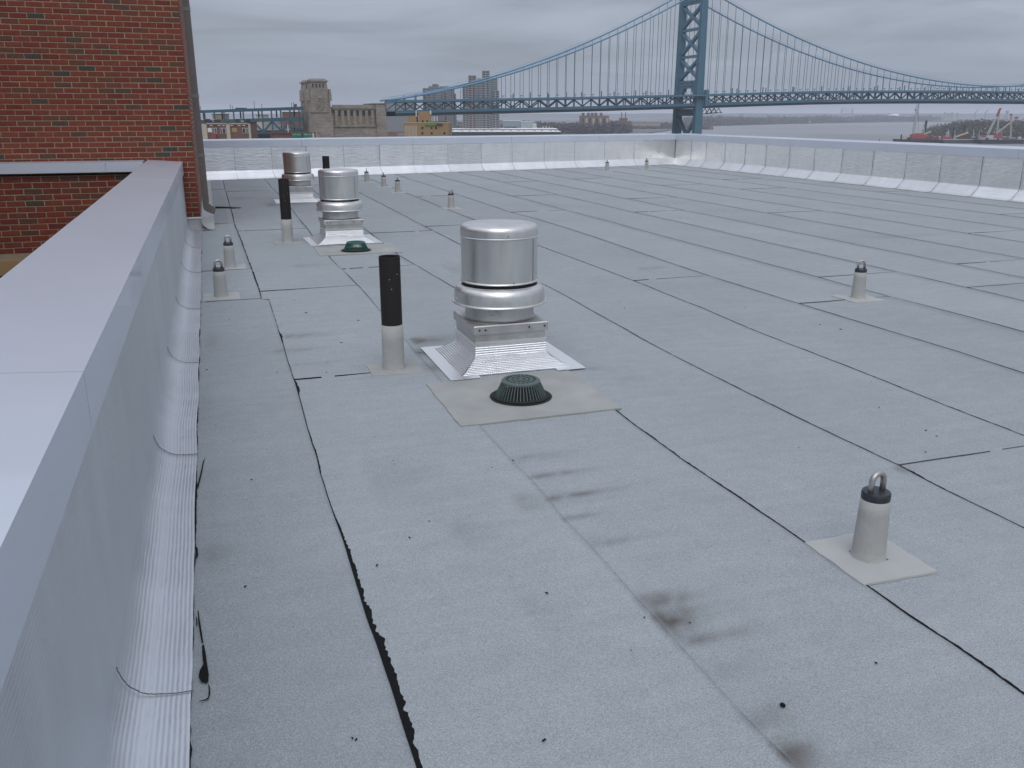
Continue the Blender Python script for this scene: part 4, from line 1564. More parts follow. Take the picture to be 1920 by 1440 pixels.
for sgn in (-1, 1):
    girder('bottom_girder', sgn * NT - 0.6, sgn * NT + 0.6, 1.6, 3.3, S0, S1, BLUE)
    girder('top_girder', sgn * NT - 0.6, sgn * NT + 0.6, 7.6, 9.2, S0, S1, BLUE)
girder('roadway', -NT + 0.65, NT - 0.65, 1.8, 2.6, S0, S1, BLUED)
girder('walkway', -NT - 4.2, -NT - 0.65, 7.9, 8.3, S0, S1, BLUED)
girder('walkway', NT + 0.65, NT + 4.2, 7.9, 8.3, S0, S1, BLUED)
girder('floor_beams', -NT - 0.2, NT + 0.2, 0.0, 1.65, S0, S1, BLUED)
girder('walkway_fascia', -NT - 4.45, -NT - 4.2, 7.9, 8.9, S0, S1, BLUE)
# near truss members one by one, far truss joined
far = MB()
for i in range(-34, 86):
    s = i * PAN
    for sgn in (-1, 1):
        n = sgn * NT
        zb0, zb1 = deck_z(s), deck_z(s + PAN)
        a0_, a1_ = bp(s, n, zb0 + 3.3), bp(s, n, zb0 + 7.6)
        if i % 2 == 0:
            d0, d1 = bp(s, n, zb0 + 3.3), bp(s + PAN, n, zb1 + 7.6)
        else:
            d0, d1 = bp(s, n, zb0 + 7.6), bp(s + PAN, n, zb1 + 3.3)
        if sgn == -1 and i < 57:
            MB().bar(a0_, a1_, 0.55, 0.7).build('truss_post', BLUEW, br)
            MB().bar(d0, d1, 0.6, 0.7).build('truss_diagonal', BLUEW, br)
        else:
            far.bar(a0_, a1_, 0.55, 0.7); far.bar(d0, d1, 0.6, 0.7)
tag(far.build('truss_web', BLUEW, br), kind='stuff')
# main cables
for sgn in (-1, 1):
    pts = [bp(s, sgn * NT, cable_h(s)) for s in [-213 + 213 * i / 24 for i in range(25)]]
    pts += [bp(s, sgn * NT, cable_h(s)) for s in [533 * i / 60 for i in range(1, 61)]]
    MB().tube(pts, 0.52, 8).build('main_cable', BLUEL, br, True)
    hp = [(p[0], p[1], p[2] + 1.5) for p in pts]
    MB().tube(hp, 0.07, 4).build('cable_handrope', BLUEL, br)
# suspenders
um = MB().tube([(0, 0, 0), (0, 0, 1)], 0.15, 6).mesh('suspender', BLUEW)
O = ORG[br.name]
for i in range(-33, 60):
    if i == 0:
        continue
    s = i * PAN
    for sgn in (-1, 1):
        h0, h1 = deck_z(s) + 9.2, cable_h(s)
        if h1 - h0 < 0.8:
            continue
        p = bp(s, sgn * NT, h0)
        o = link('suspender', um, br)
        o.location = (p[0] - O[0], p[1] - O[1], p[2] - O[2])
        o.scale = (1, 1, h1 - h0)
# posts with small cross arms along both walkways
lm = MB()
lm.bar((0, 0, 0), (0, 0, 4.2), 0.55)
lm.mesh_ = lm.mesh('lamp_post', BLUE)
lm2 = MB(); lm2.bar((0, 0, 0), (0, 0, 2.6), 0.22); lm2.bar((-1.1, 0, 2.1), (1.1, 0, 2.3), 0.4, 0.35)
lm2.mesh_ = lm2.mesh('lamp_post', BLUE)
for i in range(-32, 57):
    s = i * PAN
    if abs(s) < 6:
        continue
    for sgn in (-1, 1):
        big = (i % 4 == 0)
        if sgn == 1 and not big:
            continue
        p = bp(s, sgn * (NT + 2.2), deck_z(s) + 8.3)
        o = link('lamp_post', (lm if big else lm2).mesh_, br)
        o.location = (p[0] - O[0], p[1] - O[1], p[2] - O[2])
        o.rotation_euler.z = -PSI + math.radians(20)


def bridge_tower(s0):
    root = link('tower', None, br)
    root.name = 'bridge_tower'
    ORG[root.name] = ORG[br.name]
    HB, HT = -34.5, 80.0
    for sgn in (-1, 1):
        mb = MB()
        # cellular steel leg, tapering: outer shaft + proud corner ribs
        def ring(h):
            t = (h - HB) / (HT - HB)
            return 2.95 - 1.0 * t, 1.9 - 0.4 * t
        for (o0, o1, q0, q1) in ((-1, 1, -1, 1),):
            lv = [HB, 0, 40, HT]
            for a, b in zip(lv, lv[1:]):
                (wa, ta), (wb, tb) = ring(a), ring(b)
                mb.hexa([bp(s0 - wa * .93, sgn * NT - ta * .9, a), bp(s0 + wa * .93, sgn * NT - ta * .9, a), bp(s0 + wa * .93, sgn * NT + ta * .9, a), bp(s0 - wa * .93, sgn * NT + ta * .9, a),
                         bp(s0 - wb * .93, sgn * NT - tb * .9, b), bp(s0 + wb * .93, sgn * NT - tb * .9, b), bp(s0 + wb * .93, sgn * NT + tb * .9, b), bp(s0 - wb * .93, sgn * NT + tb * .9, b)])
        leg = mb.build('leg', BLUE, root)
        rb = MB()
        for fs in (-1, -0.36, 0.36, 1):
            for ft in (-1, 1):
                (wa, ta), (wb, tb) = ring(HB), ring(HT)
                rb.bar(bp(s0 + fs * wa * .9, sgn * NT + ft * ta * .92, HB), bp(s0 + fs * wb * .9, sgn * NT + ft * tb * .92, HT), 0.55, 0.55)
        for ft in (-0.35, 0.35):
            for fs in (-1, 1):
                rb.bar(bp(s0 + fs * wa * .95, sgn * NT + ft * ta, HB), bp(s0 + fs * wb * .95, sgn * NT + ft * tb, HT), 0.5, 0.5)
        rb.build('rib', BLUE, leg)
        mb = MB()
        mb.hexa([bp(s0 - 3.2, sgn * NT - 2.4, HT - 0.2), bp(s0 + 3.2, sgn * NT - 2.4, HT - 0.2), bp(s0 + 3.2, sgn * NT + 2.4, HT - 0.2), bp(s0 - 3.2, sgn * NT + 2.4, HT - 0.2),
                 bp(s0 - 2.2, sgn * NT - 1.8, HT + 2.4), bp(s0 + 2.2, sgn * NT - 1.8, HT + 2.4), bp(s0 + 2.2, sgn * NT + 1.8, HT + 2.4), bp(s0 - 2.2, sgn * NT + 1.8, HT + 2.4)])
        mb.build('saddle_housing', BLUE, leg)
    ni = NT - 1.5

    def xb(n0, n1, h0, h1, name='brace', w=1.85):
        MB().bar(bp(s0, n0, h0), bp(s0, n1, h1), w, 2.2, up=(BD[0] * cy + BD[1] * sy, BD[1] * cy - BD[0] * sy, 0)).build(name, BLUE, root)
    bays = [(70.4, 55.3), (53.9, 38.1), (36.7, 22.0), (-1.5, -26.0)]
    for hi, lo in bays:
        xb(-ni, ni, hi - .8, lo + .8); xb(-ni, ni, lo + .8, hi - .8)
        MB().bar(bp(s0, -2.2, (hi + lo) / 2), bp(s0, 2.2, (hi + lo) / 2), 3.6, 2.3, up=(BD[0] * cy + BD[1] * sy, BD[1] * cy - BD[0] * sy, 0)).build('gusset', BLUE, root)
    for h in (54.6, 37.4):
        xb(-ni, ni, h, h, 'strut', 1.7)
    for h0, h1, nm in ((70.6, 78.0, 'top_portal'), (16.9, 22.0, 'portal_beam'), (-1.2, 3.4, 'under_deck_beam'), (-34.4, -27, 'base_strut')):
        mb = MB()
        mb.hexa([bp(s0 - 1.5, -ni, h0), bp(s0 + 1.5, -ni, h0), bp(s0 + 1.5, ni, h0), bp(s0 - 1.5, ni, h0),
                 bp(s0 - 1.5, -ni, h1), bp(s0 + 1.5, -ni, h1), bp(s0 + 1.5, ni, h1), bp(s0 - 1.5, ni, h1)])
        pb_ = mb.build(nm, BLUE, root)
        if nm in ('top_portal', 'portal_beam'):
            hb = MB()
            for r_ in range(2 if h1 - h0 < 6 else 3):
                for c in range(9):
                    n = -ni + 3.0 + (2 * ni - 6) * c / 8
                    h = h0 + 1.3 + r_ * 2.1
                    for sd in (-1.52, 1.52):
                        hb.bar(bp(s0 + sd * .99, n, h - .4), bp(s0 + sd * .99, n, h + .4), .8, .12)
            hb.build('lattice_hole', BLUED, pb_)
    # haunches of the arch over the roadway
    for sgn in (-1, 1):
        mb = MB()
        mb.hexa([bp(s0 - 1.4, sgn * ni, 9.5), bp(s0 + 1.4, sgn * ni, 9.5), bp(s0 + 1.4, sgn * (ni - 1.0), 9.5), bp(s0 - 1.4, sgn * (ni - 1.0), 9.5),
                 bp(s0 - 1.4, sgn * ni, 16.8), bp(s0 + 1.4, sgn * ni, 16.8), bp(s0 + 1.4, sgn * (ni - 7.5), 16.8), bp(s0 - 1.4, sgn * (ni - 7.5), 16.8)])
        mb.build('arch_haunch', BLUE, root)
        dz = deck_z(s0)
        mb = MB()
        mb.hexa([bp(s0 - 4, sgn * (NT + 2.6), dz + 1.5), bp(s0 + 4, sgn * (NT + 2.6), dz + 1.5), bp(s0 + 4, sgn * (NT + 6), dz + 1.5), bp(s0 - 4, sgn * (NT + 6), dz + 1.5),
                 bp(s0 - 4, sgn * (NT + 2.6), dz + 12.5), bp(s0 + 4, sgn * (NT + 2.6), dz + 12.5), bp(s0 + 4, sgn * (NT + 6), dz + 12.5), bp(s0 - 4, sgn * (NT + 6), dz + 12.5)])
        if sgn == -1:
            mb = MB()
            mb.hexa([bp(s0 + 2.6, -NT - 4.6, dz + 1.5), bp(s0 + 4.6, -NT - 4.6, dz + 1.5), bp(s0 + 4.6, -NT - 2.0, dz + 1.5), bp(s0 + 2.6, -NT - 2.0, dz + 1.5),
                     bp(s0 + 2.6, -NT - 4.6, dz + 12.0), bp(s0 + 4.6, -NT - 4.6, dz + 12.0), bp(s0 + 4.6, -NT - 2.0, dz + 12.0), bp(s0 + 2.6, -NT - 2.0, dz + 12.0)])
            mb.build('walkway_pier', BLUE, root)
    mb = MB()
    mb.hexa([bp(s0 - 9, -24, -39.5), bp(s0 + 9, -24, -39.5), bp(s0 + 9, 24, -39.5), bp(s0 - 9, 24, -39.5),
             bp(s0 - 7, -21, -34.5), bp(s0 + 7, -21, -34.5), bp(s0 + 7, 21, -34.5), bp(s0 - 7, 21, -34.5)])
    mb.build('masonry_pier', STONE, root)


bridge_tower(0.0)
bridge_tower(533.0)
# maintenance traveller under the deck right of the tower
mb = MB()
for n in (-14, -8):
    mb.bar(bp(6, n, deck_z(6) - 3.6), bp(19, n, deck_z(19) - 3.2), 0.4)
    for s in (6, 9.5, 13):
        mb.bar(bp(s, n, deck_z(s) - 3.6), bp(s + 3, n, deck_z(s) - 0.1), 0.35)
        mb.bar(bp(s + 3, n, deck_z(s) - 0.1), bp(s + 5, n, deck_z(s) - 3.5), 0.35)
mb.build('maintenance_traveller', STEELD, br)

# ------------------------------------------------------------------ anchorage of granite
NA = -19.0


def s_at(px_, n):
    k = (px_ - 960) * cp / F
    # (u0 + BD0 s + BN0 n) = k (v0 + BD1 s + BN1 n)
    return (k * (BT[1] + BNV[1] * n) - BT[0] - BNV[0] * n) / (BD[0] - k * BD[1])


def v_at(s, n):
    return BT[1] + BD[1] * s + BNV[1] * n


def h_at(px_, py, n):
    s = s_at(px_, n)
    return uvp(px_, py, v_at(s, n))[2] - CAMZ


an = thing('bridge_anchorage', 'granite bridge anchorage with a carved tower and pilastered wall', 'anchorage', bp(-240, 0, -36))
GB = -36.5


def bbox(mb, s0, s1, n0, n1, h0, h1, ds=0.0, dn=0.0):
    """box in bridge axes, drawn in by ds, dn at the top"""
    mb.hexa([bp(s0, n0, h0), bp(s1, n0, h0), bp(s1, n1, h0), bp(s0, n1, h0),
             bp(s0 + ds, n0 + dn, h1), bp(s1 - ds, n0 + dn, h1), bp(s1 - ds, n1 - dn, h1), bp(s0 + ds, n1 - dn, h1)])
    return mb


sA, sB, sC, sD = s_at(581, NA), s_at(618, NA), s_at(705, NA), s_at(722, NA)
hTop, hCap, hWin1, hWin0 = h_at(600, 147, NA), h_at(600, 153, NA), h_at(600, 157, NA), h_at(600, 163.5, NA)
hSh1, hSh0 = h_at(600, 178, NA), h_at(600, 207, NA)
hLed = h_at(600, 211, NA)


def stone_tower(nc, sgn):
    r = link('tower', None, an); r.name = 'carved_tower'; ORG[r.name] = ORG[an.name]
    n0, n1 = (nc, nc + 11) if sgn < 0 else (nc - 11, nc)
    mb = MB()
    bbox(mb, sA - 1.2, sB + 2.4, n0 - 0.8, n1 + .8, GB, h_at(600, 215, NA), .8, .4)
    bbox(mb, sA - 0.6, sB + 1.3, n0 - .2, n1 + .2, h_at(600, 215, NA) - .1, h_at(600, 187, NA), .6, .2)
    bbox(mb, sA, sB + 0.3, n0, n1, h_at(600, 187, NA) - .1, hCap, .9, .5)
    mb.build('shaft', STONE, r)
    mb = MB()
    bbox(mb, sA + 0.6, sB - 0.4, n0 - .75, n0 + .1, hLed, hWin0 - 1.2, .35, 0)
    mb.build('front_pilaster', STONE, r)
    cn = MB()
    bbox(cn, sA + .1, sB + .2, n0 - .1, n1 + .1, hCap - .05, hCap + .7)
    cn.build('cornice', STONE, r)
    bbox(MB(), 0, 0, 0, 0, 0, 0)
    at_ = MB(); bbox(at_, sA + .9, sB - .6, n0 + .9, n1 - .9, hCap + .65, hTop, .5, .5)
    at_.build('hipped_cap', STONE, r)
    for i in range(4):
        sm = sA + (sB - sA) * (0.24 + 0.175 * i)
        w = MB(); bbox(w, sm - .38, sm + .38, n0 - .02 + .1, n0 + .65, hWin0, hWin1)
        w.build('slit_window', GLASS, r)
    # carved shield
    sm = (sA + sB) / 2 + .1
    sh = MB()
    w, H_ = 2.4, hSh1 - hSh0
    out_ = [(-1, 1), (-.55, 1.06), (0, .98), (.55, 1.06), (1, 1), (1, .35), (.85, .12), (.45, .04), (0, -.03), (-.45, .04), (-.85, .12), (-1, .35)]
    fr = [bp(sm + a * w, n0 - 1.15, hSh0 + b * H_) for a, b in out_]
    bk = [bp(sm + a * w * 1.08, n0 - .6, hSh0 + b * H_) for a, b in out_]
    sh.quad(fr)
    for i in range(12):
        j = (i + 1) % 12
        sh.quad([bk[i], bk[j], fr[j], fr[i]])
    so_ = sh.build('carved_shield', STONE, r)
    cv = MB()
    for i in range(34):
        a, b = rnd.uniform(-.8, .8), rnd.uniform(.12, .92)
        cv.bar(bp(sm + a * w, n0 - 1.3, hSh0 + b * H_), bp(sm + a * w + rnd.uniform(-.7, .7), n0 - 1.35, hSh0 + b * H_ + rnd.uniform(-.9, .9)), .35, .35)
    cv.build('carving', STONE, so_)
    for b in (-1, 1):
        bt = MB()
        sx = sA - .5 if b < 0 else sB + .9
        bbox(bt, sx - .9, sx + .9, n0 - .5, n0 + 5, h_at(600, 187, NA) - .5, h_at(600, 167, NA), .3, .3)
        bt.build('buttress', STONE, r)


stone_tower(NA, -1)
stone_tower(19.0, 1)
wl = MB()
h_w = h_at(660, 202, NA)
hL0 = h_at(660, 236, NA)
bbox(wl, sB + 2.2, sC + .5, NA + 1.0, 18.0, GB, hL0, 0, .4)
bbox(wl, sB + 2.2, sC + .5, NA + 3.2, 17.0, hL0 - .1, h_w - 0.4)
wl.build('wall', STONE, an)
led = MB(); bbox(led, sB + 2.0, sC + .6, NA + .6, NA + 3.6, hL0 - .5, hL0 + .5); led.build('ledge', STONE, an)
co = MB()
bbox(co, sB + 2.0, sC + .3, NA + 1.0, 18, h_w - .45, h_w + .4)
co.build('cornice', STONE, an)
pp = MB()
bbox(pp, sB + 2.0, sC + .3, NA + 1.7, NA + 2.5, h_w + .4, h_at(660, 196.5, NA))
pp.build('coping_wall', STONE, an)
fz = MB(); bbox(fz, sB + 2.1, sC + .3, NA + 1.6, NA + 3.3, h_at(660, 206.5, NA), h_w - .45); fz.build('frieze', STONE, an)
OCH = mat('ochre_stone', (0.25, 0.20, 0.12), 0.9, 0, 0.3, 0.5)
nb = 6
for i in range(nb + 1):
    s = sB + 4.3 + (sC - sB - 6.0) * i / nb
    pk = MB(); bbox(pk, s - .95, s + .95, NA + 1.7, NA + 3.3, hL0 + .45, h_at(660, 206, NA) - .05)
    pk.build('pilaster', STONE, an)
    if i < nb:
        s2 = sB + 4.3 + (sC - sB - 6.0) * (i + 1) / nb
        rc = MB(); bbox(rc, s + 1.0, s2 - 1.0, NA + 3.05, NA + 3.25, h_at(660, 217, NA), h_at(660, 207, NA))
        rc.build('bay_opening', GLASS, an)
        oc = MB(); bbox(oc, s + 1.0, s2 - 1.0, NA + 2.6, NA + 3.3, hL0 + .45, h_at(660, 218, NA))
        oc.build('bay_panel', OCH, an)
ep = MB()
bbox(ep, sC - .3, sD + 1.6, NA - .4, 19.4, GB, h_at(714, 233, NA), .8, .5)
bbox(ep, sC, sD + .6, NA, 18.5, h_at(714, 233, NA) - .1, h_at(714, 195, NA), .2, .2)
bbox(ep, sC - .3, sD + .9, NA - .3, 18.8, h_at(714, 195, NA) - .05, h_at(714, 194, NA) + .2)
ep.build('end_pier', STONE, an)

# ------------------------------------------------------------------ approach viaduct left of the anchorage
vd = thing('approach_viaduct', 'blue steel double-deck approach viaduct running into the granite anchorage', 'viaduct', bp(-320, 0, -36))
n = -12.0
SV0, SV1 = s_at(300, n), sA - 2.6


def vh(px_, ya, yb):
    """height of a line that is at ya at x=380 and yb at x=565"""
    return lambda s: (lambda q: h_at(q, ya + (yb - ya) * (q - 380) / 185, n))(px_of(s))


def px_of(s):
    u, v = BT[0] + BD[0] * s + BNV[0] * n, BT[1] + BD[1] * s + BNV[1] * n
    return 960 + F * u / (v * cp)


def band(name, ya0, yb0, ya1, yb1, n0, n1, m, K=14):
    lo, hi = vh(0, ya1, yb1), vh(0, ya0, yb0)
    mb = MB()
    for i in range(K):
        a, b = SV0 + (SV1 - SV0) * i / K, SV0 + (SV1 - SV0) * (i + 1) / K
        mb.hexa([bp(a, n0, lo(a)), bp(b, n0, lo(b)), bp(b, n1, lo(b)), bp(a, n1, lo(a)), bp(a, n0, hi(a)), bp(b, n0, hi(b)), bp(b, n1, hi(b)), bp(a, n1, hi(a))])
    return mb.build(name, m, vd)


band('upper_girder', 206.5, 200, 212, 206, n - .6, n + .6, BLUEV)
band('upper_girder', 206.5, 200, 212, 206, 11.4, 12.6, BLUEV)
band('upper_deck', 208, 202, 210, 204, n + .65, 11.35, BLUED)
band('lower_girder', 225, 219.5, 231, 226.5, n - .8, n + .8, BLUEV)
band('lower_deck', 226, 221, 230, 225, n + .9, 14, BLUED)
top, mid_, bot = vh(0, 212, 206), vh(0, 225, 219.5), vh(0, 231, 226.5)
bot2 = vh(0, 250, 246)
K = 15
for i in range(K):
    a = SV0 + (SV1 - SV0) * (i + .5) / K
    MB().bar(bp(a, n, mid_(a)), bp(a, n, top(a)), .8).build('column', BLUEV, vd)
    if i % 2 == 0:
        MB().bar(bp(a, 12, mid_(a)), bp(a, 12, top(a)), .8).build('column', BLUEV, vd)
    b = SV0 + (SV1 - SV0) * (i + 1.5) / K
    if i < K - 1:
        p0, p1 = (bot, bot2) if i % 2 else (bot2, bot)
        MB().bar(bp(a, n, p0(a)), bp(b, n, p1(b)), 1.1).build('truss_diagonal', BLUEV, vd)
    MB().bar(bp(a, n, bot2(a)), bp(a, n, bot(a)), .8).build('truss_post', BLUEV, vd)
band('bottom_chord', 250, 246, 253, 249, n - .6, n + .6, BLUEV)
for px_ in (392, 455, 520):
    s = s_at(px_, n)
    MB().bar(bp(s, n + 2, GB), bp(s, n + 2, bot2(s)), 3.0).build('pier', CREAM, vd)
pole = MB()
for px_, yt in ((377, 199), (433, 196), (437, 198), (478, 189.5), (492, 195), (548, 193), (552, 191)):
    s = s_at(px_, n)
    MB().bar(bp(s, n, top(s)), bp(s, n, h_at(px_, yt, n)), .28).build('lamp_post', STEELD, vd)
s = s_at(561, n)
MB().bar(bp(s, 3, top(s)), bp(s, 3, h_at(561, 194.5, n)), 1.5).build('chimney', BROWNB, vd)
s0_, s1_ = s_at(443, n), s_at(464, n)
mb = MB(); bbox(mb, s0_, s1_, n + 2, n + 5, h_at(453, 205, n), h_at(453, 202, n)); mb.build('sign_back', STEELD, vd)

# ================================================================== BUILDINGS
RZ = -PSI


def building_axes(px_, v):
    """plan frame facing the camera: returns function (right, back, z) -> world"""
    u0 = pxu(px_, v)

    def f(r, b, z):
        x, y = rot2(u0 + r, v + b)
        return (x, y, z)
    return f


def fbox(f, r0, r1, b0, b1, z0, z1):
    mb = MB()
    mb.hexa([f(r0, b0, z0), f(r1, b0, z0), f(r1, b1, z0), f(r0, b1, z0), f(r0, b0, z1), f(r1, b0, z1), f(r1, b1, z1), f(r0, b1, z1)])
    return mb


def zpx(x, y, v):
    return uvp(x, y, v)[2]


def mpp(v):
    return v * cp / F


# tan hotel-like block
v = 380.0
f = building_axes(800, v)
m_ = mpp(v)
tb = thing('tan_building', 'tan brick block with a penthouse and a green sign', 'building', f(0, 8, -35))
X = lambda px_: (px_ - 800) * m_
fbox(f, X(757), X(840.5), 0, 22, -35, zpx(800, 230.5, v)).build('wall', TAN, tb)
fbox(f, X(783), X(805), 3, 12, zpx(800, 230.5, v), zpx(800, 208.5, v)).build('penthouse', TAN, tb)
fbox(f, X(764), X(779.5), 2, 9, zpx(800, 230.5, v), zpx(800, 218, v)).build('penthouse', TAN, tb)
fbox(f, X(757) - .15, X(840.5) + .15, -.15, .25, zpx(800, 230.4, v), zpx(800, 229.2, v)).build('roof_edge', CREAM, tb)
fbox(f, X(806), X(832), 4, 9, zpx(800, 230.3, v), zpx(800, 228, v)).build('roof_plant', ROOFD, tb)
for px_ in (806, 809.5, 813, 817.5):
    MB().bar(f(X(px_), 5, zpx(800, 228, v)), f(X(px_), 5, zpx(800, 218, v)), .3).build('flue', WHITE, tb)
MB().bar(f(X(778), 5, zpx(800, 220, v)), f(X(778), 5, zpx(800, 207, v)), .35).build('flue', WHITE, tb)
MB().bar(f(X(805.6), 3.5, zpx(800, 214, v)), f(X(805.6), 3.5, zpx(800, 207.5, v)), .5).build('flue', WHITE, tb)
for px_, py in ((791, 240), (808.5, 240), (817, 240), (791, 250), (808.5, 250), (832.5, 250), (791, 228), (799.5, 228)):
    b0 = 2.9 if py < 230 else -.05
    w = fbox(f, X(px_) - .42, X(px_) + .42, b0, b0 + .3, zpx(px_, py + 2.1, v), zpx(px_, py - 2.1, v)).build('window', GLASS, tb)
    fbox(f, X(px_) - .5, X(px_) + .5, b0 - .06, b0 + .1, zpx(px_, py + 2.4, v), zpx(px_, py + 2.15, v)).build('sill', CREAM, w)
for k in range(9):
    px_ = 758.5 + k * 2.6
    fbox(f, X(px_), X(px_) + .3, -.12, .05, -35, zpx(800, 236, v)).build('pilaster', CREAM, tb)
SG = mat('sign_letter_green', (0.10, 0.30, 0.04), 0.5)
SD = mat('sign_letter_dark', (0.05, 0.03, 0.03), 0.5)
sb = fbox(f, X(795.5), X(830.5), -.35, -.16, zpx(800, 234.6, v), zpx(800, 232.6, v)).build('sign_rail', CREAM, tb)
for k in range(17):
    px_ = 796 + k * 2.0
    hgt = 1.55 if k == 0 else rnd.uniform(.8, 1.15)
    fbox(f, X(px_), X(px_) + (.36 if k else .42), -.5, -.36, zpx(800, 234.9, v), zpx(800, 234.9, v) + hgt * .68).build('sign_letter', SG if k < 11 else SD, sb)

# cream and brown terrace left
v = 420.0
f = building_axes(420, v)
m_ = mpp(v)
X = lambda px_: (px_ - 420) * m_
Z = lambda y: zpx(420, y, v)
rh = thing('terrace_building', 'cream and brown brick terrace with white-framed windows before the viaduct', 'building', f(0, 6, -35))
fbox(f, X(366), X(466), .6, 12, -35, Z(230)).build('wall', BROWNB, rh)
for a, b in ((366, 385), (421.5, 428.5), (463.5, 467)):
    fbox(f, X(a), X(b), .0, .7, -35, Z(230.2)).build('pier', CREAM, rh)
fbox(f, X(366), X(467), .0, .75, Z(233), Z(230)).build('cream_band', CREAM, rh)
fbox(f, X(366), X(467.5), -.2, 12.2, Z(230), Z(228.6)).build('roof', ROOFD, rh)
for px_ in (393, 408.5, 416.5, 432, 446, 455):
    fbox(f, X(px_ - 2.6), X(px_ + 2.6), .45, .65, Z(236), Z(234.2)).build('lintel', WHITE, rh)
for k, (a, b) in enumerate(((386, 393.5), (395, 398), (399.5, 403), (409.5, 413), (414, 419.5), (432, 441), (451.5, 457), (459, 462))):
    y0, y1 = 240, 250 if k not in (0, 5) else 248
    w = fbox(f, X(a), X(b), .40, .66, Z(y1), Z(y0)).build('window', WHITE if k not in (5,) else LINT, rh)
    if k not in (0, 5):
        fbox(f, X(a) + .14, X(b) - .14, .33, .42, Z(y1 - .6), Z(y0 + .6)).build('pane', GLASS, w)
for k in range(16):
    px_ = rnd.uniform(378, 462)
    wdt = rnd.uniform(.6, 1.6)
    fbox(f, X(px_), X(px_) + wdt, rnd.uniform(1, 4), rnd.uniform(5, 7), Z(228.6), Z(228.6) + rnd.uniform(.5, 1.4)).build('roof_unit', rnd.choice((ROOFD, ROOFD, BROWNB, ALU2)), rh)
rr_ = fbox(f, X(398), X(405), -3.0, -.5, Z(258), Z(252.0)).build('awning', RED, rh)

# overhead highway sign gantry
v = 405.0
f = building_axes(566, v)
m_ = mpp(v)
X = lambda px_: (px_ - 566) * m_
gs = thing('highway_sign', 'green overhead highway sign panels below the granite tower', 'sign', f(0, 0, -35))
for a, b in ((544.5, 563), (565, 583.5)):
    fbox(f, X(a), X(b), 0, .25, zpx(566, 257, v), zpx(566, 249.5, v)).build('sign_panel', GREENS, gs)
fbox(f, X(583.7), X(585.5), 0, .3, zpx(566, 257, v), zpx(566, 249.5, v)).build('sign_panel', WHITE, gs)
for a, b in ((546, 553), (555, 560), (568, 575), (577, 581)):
    fbox(f, X(a), X(b), -.06, -.02, zpx(566, 252.6, v), zpx(566, 252.0, v)).build('legend_line', WHITE, gs)
MB().bar(f(X(503), .6, zpx(566, 249, v)), f(X(588), .6, zpx(566, 249, v)), .5).build('gantry_beam', BROWNB, gs)
for px_ in (504, 587.5):
    MB().bar(f(X(px_), .6, -35), f(X(px_), .6, zpx(566, 247, v)), .5).build('gantry_post', BROWNB, gs)
fbox(f, X(503), X(543), .9, 1.2, zpx(566, 259, v), zpx(566, 249.3, v)).build('walkway_panel', BROWNB, gs)

# red pole sign
v = 470.0
f = building_axes(538, v)
ps = thing('pole_sign', 'small red pole sign seen through the viaduct truss', 'sign', f(0, 0, -35))
m_ = mpp(v)
MB().bar(f(0, 0, -35), f(0, 0, zpx(538, 233, v)), .35).build('pole', WHITE, ps)
fbox(f, -4.2 * m_, 4.4 * m_, -.3, .2, zpx(538, 232.5, v), zpx(538, 228, v)).build('panel', RED, ps)

# white box trucks behind the viaduct truss
for px_, wpx, lab in ((547, 7, 'shorter white box truck seen through the viaduct truss'), (559, 10, 'longer white box truck seen through the viaduct truss')):
    v = 560.0
    f = building_axes(px_, v)
    m_ = mpp(v)
    zb = zpx(px_, 244.5, v)
    tk = thing('box_truck', lab, 'truck', f(0, 0, zb), 'box trucks behind the viaduct')
    w = wpx * m_ / 2
    fbox(f, -w, w * .9, 0, 2.4, zb + .7, zpx(px_, 238.5, v)).build('cargo_box', WHITE, tk)
    fbox(f, w * .92, w * .92 + 1.4, .1, 2.3, zb + .5, zb + 2.1).build('cab', WHITE, tk)
    for q in (-w * .6, w * .8):
        c = f(q, -.02, zb + .45)
        ax = rot2(0, .4)
        MB().tube([c, (c[0] + ax[0], c[1] + ax[1], c[2])], .45, 10).build('wheel', BLACKH, tk)
    fbox(f, -8, 12, -1, 6, zb - 1.2, zb - .02).build('loading_dock', ROOFD, tk) if False else None
v = 560.0
f = building_axes(520, v)
m_ = mpp(v)
z0 = zpx(550, 244.6, v)
struct(fbox(f, -90 * m_, 40 * m_, -3, 60, -35.5, z0).build('raised_road', GROUND))


# residential towers behind the bridge
def highrise(px0, px1, v, blocks, label, floors_px):
    pc = (px0 + px1) / 2
    f = building_axes(pc, v)
    m_ = mpp(v)
    r = thing('residential_tower', label, 'apartment tower', f(0, 10, -35))
    for (a, b, ytop, back, mm, style) in blocks:
        x0, x1 = (a - pc) * m_, (b - pc) * m_
        zt = zpx(pc, ytop, v)
        fbox(f, x0, x1, back, back + 26, -35, zt).build('wall', mm, r)
        if style is None:
            continue
        w = MB()
        fh = 3.1
        z = zt - 2.6
        cols = max(1, int((x1 - x0) / 3.4))
        while z > -30:
            for c in range(cols):
                q0 = x0 + (x1 - x0) * (c + .16) / cols
                q1 = x0 + (x1 - x0) * (c + .84) / cols
                if style == 'band':
                    q0, q1 = x0 + (x1 - x0) * (c + .03) / cols, x0 + (x1 - x0) * (c + .97) / cols
                w.hexa([f(q0, back - .12, z), f(q1, back - .12, z), f(q1, back + .05, z), f(q0, back + .05, z),
                        f(q0, back - .12, z + 1.75), f(q1, back - .12, z + 1.75), f(q1, back + .05, z + 1.75), f(q0, back + .05, z + 1.75)])
            z -= fh
        tag(w.build('window_panes', TOWERC if style != 'dark' else GLASS, r), kind='stuff')
    return r


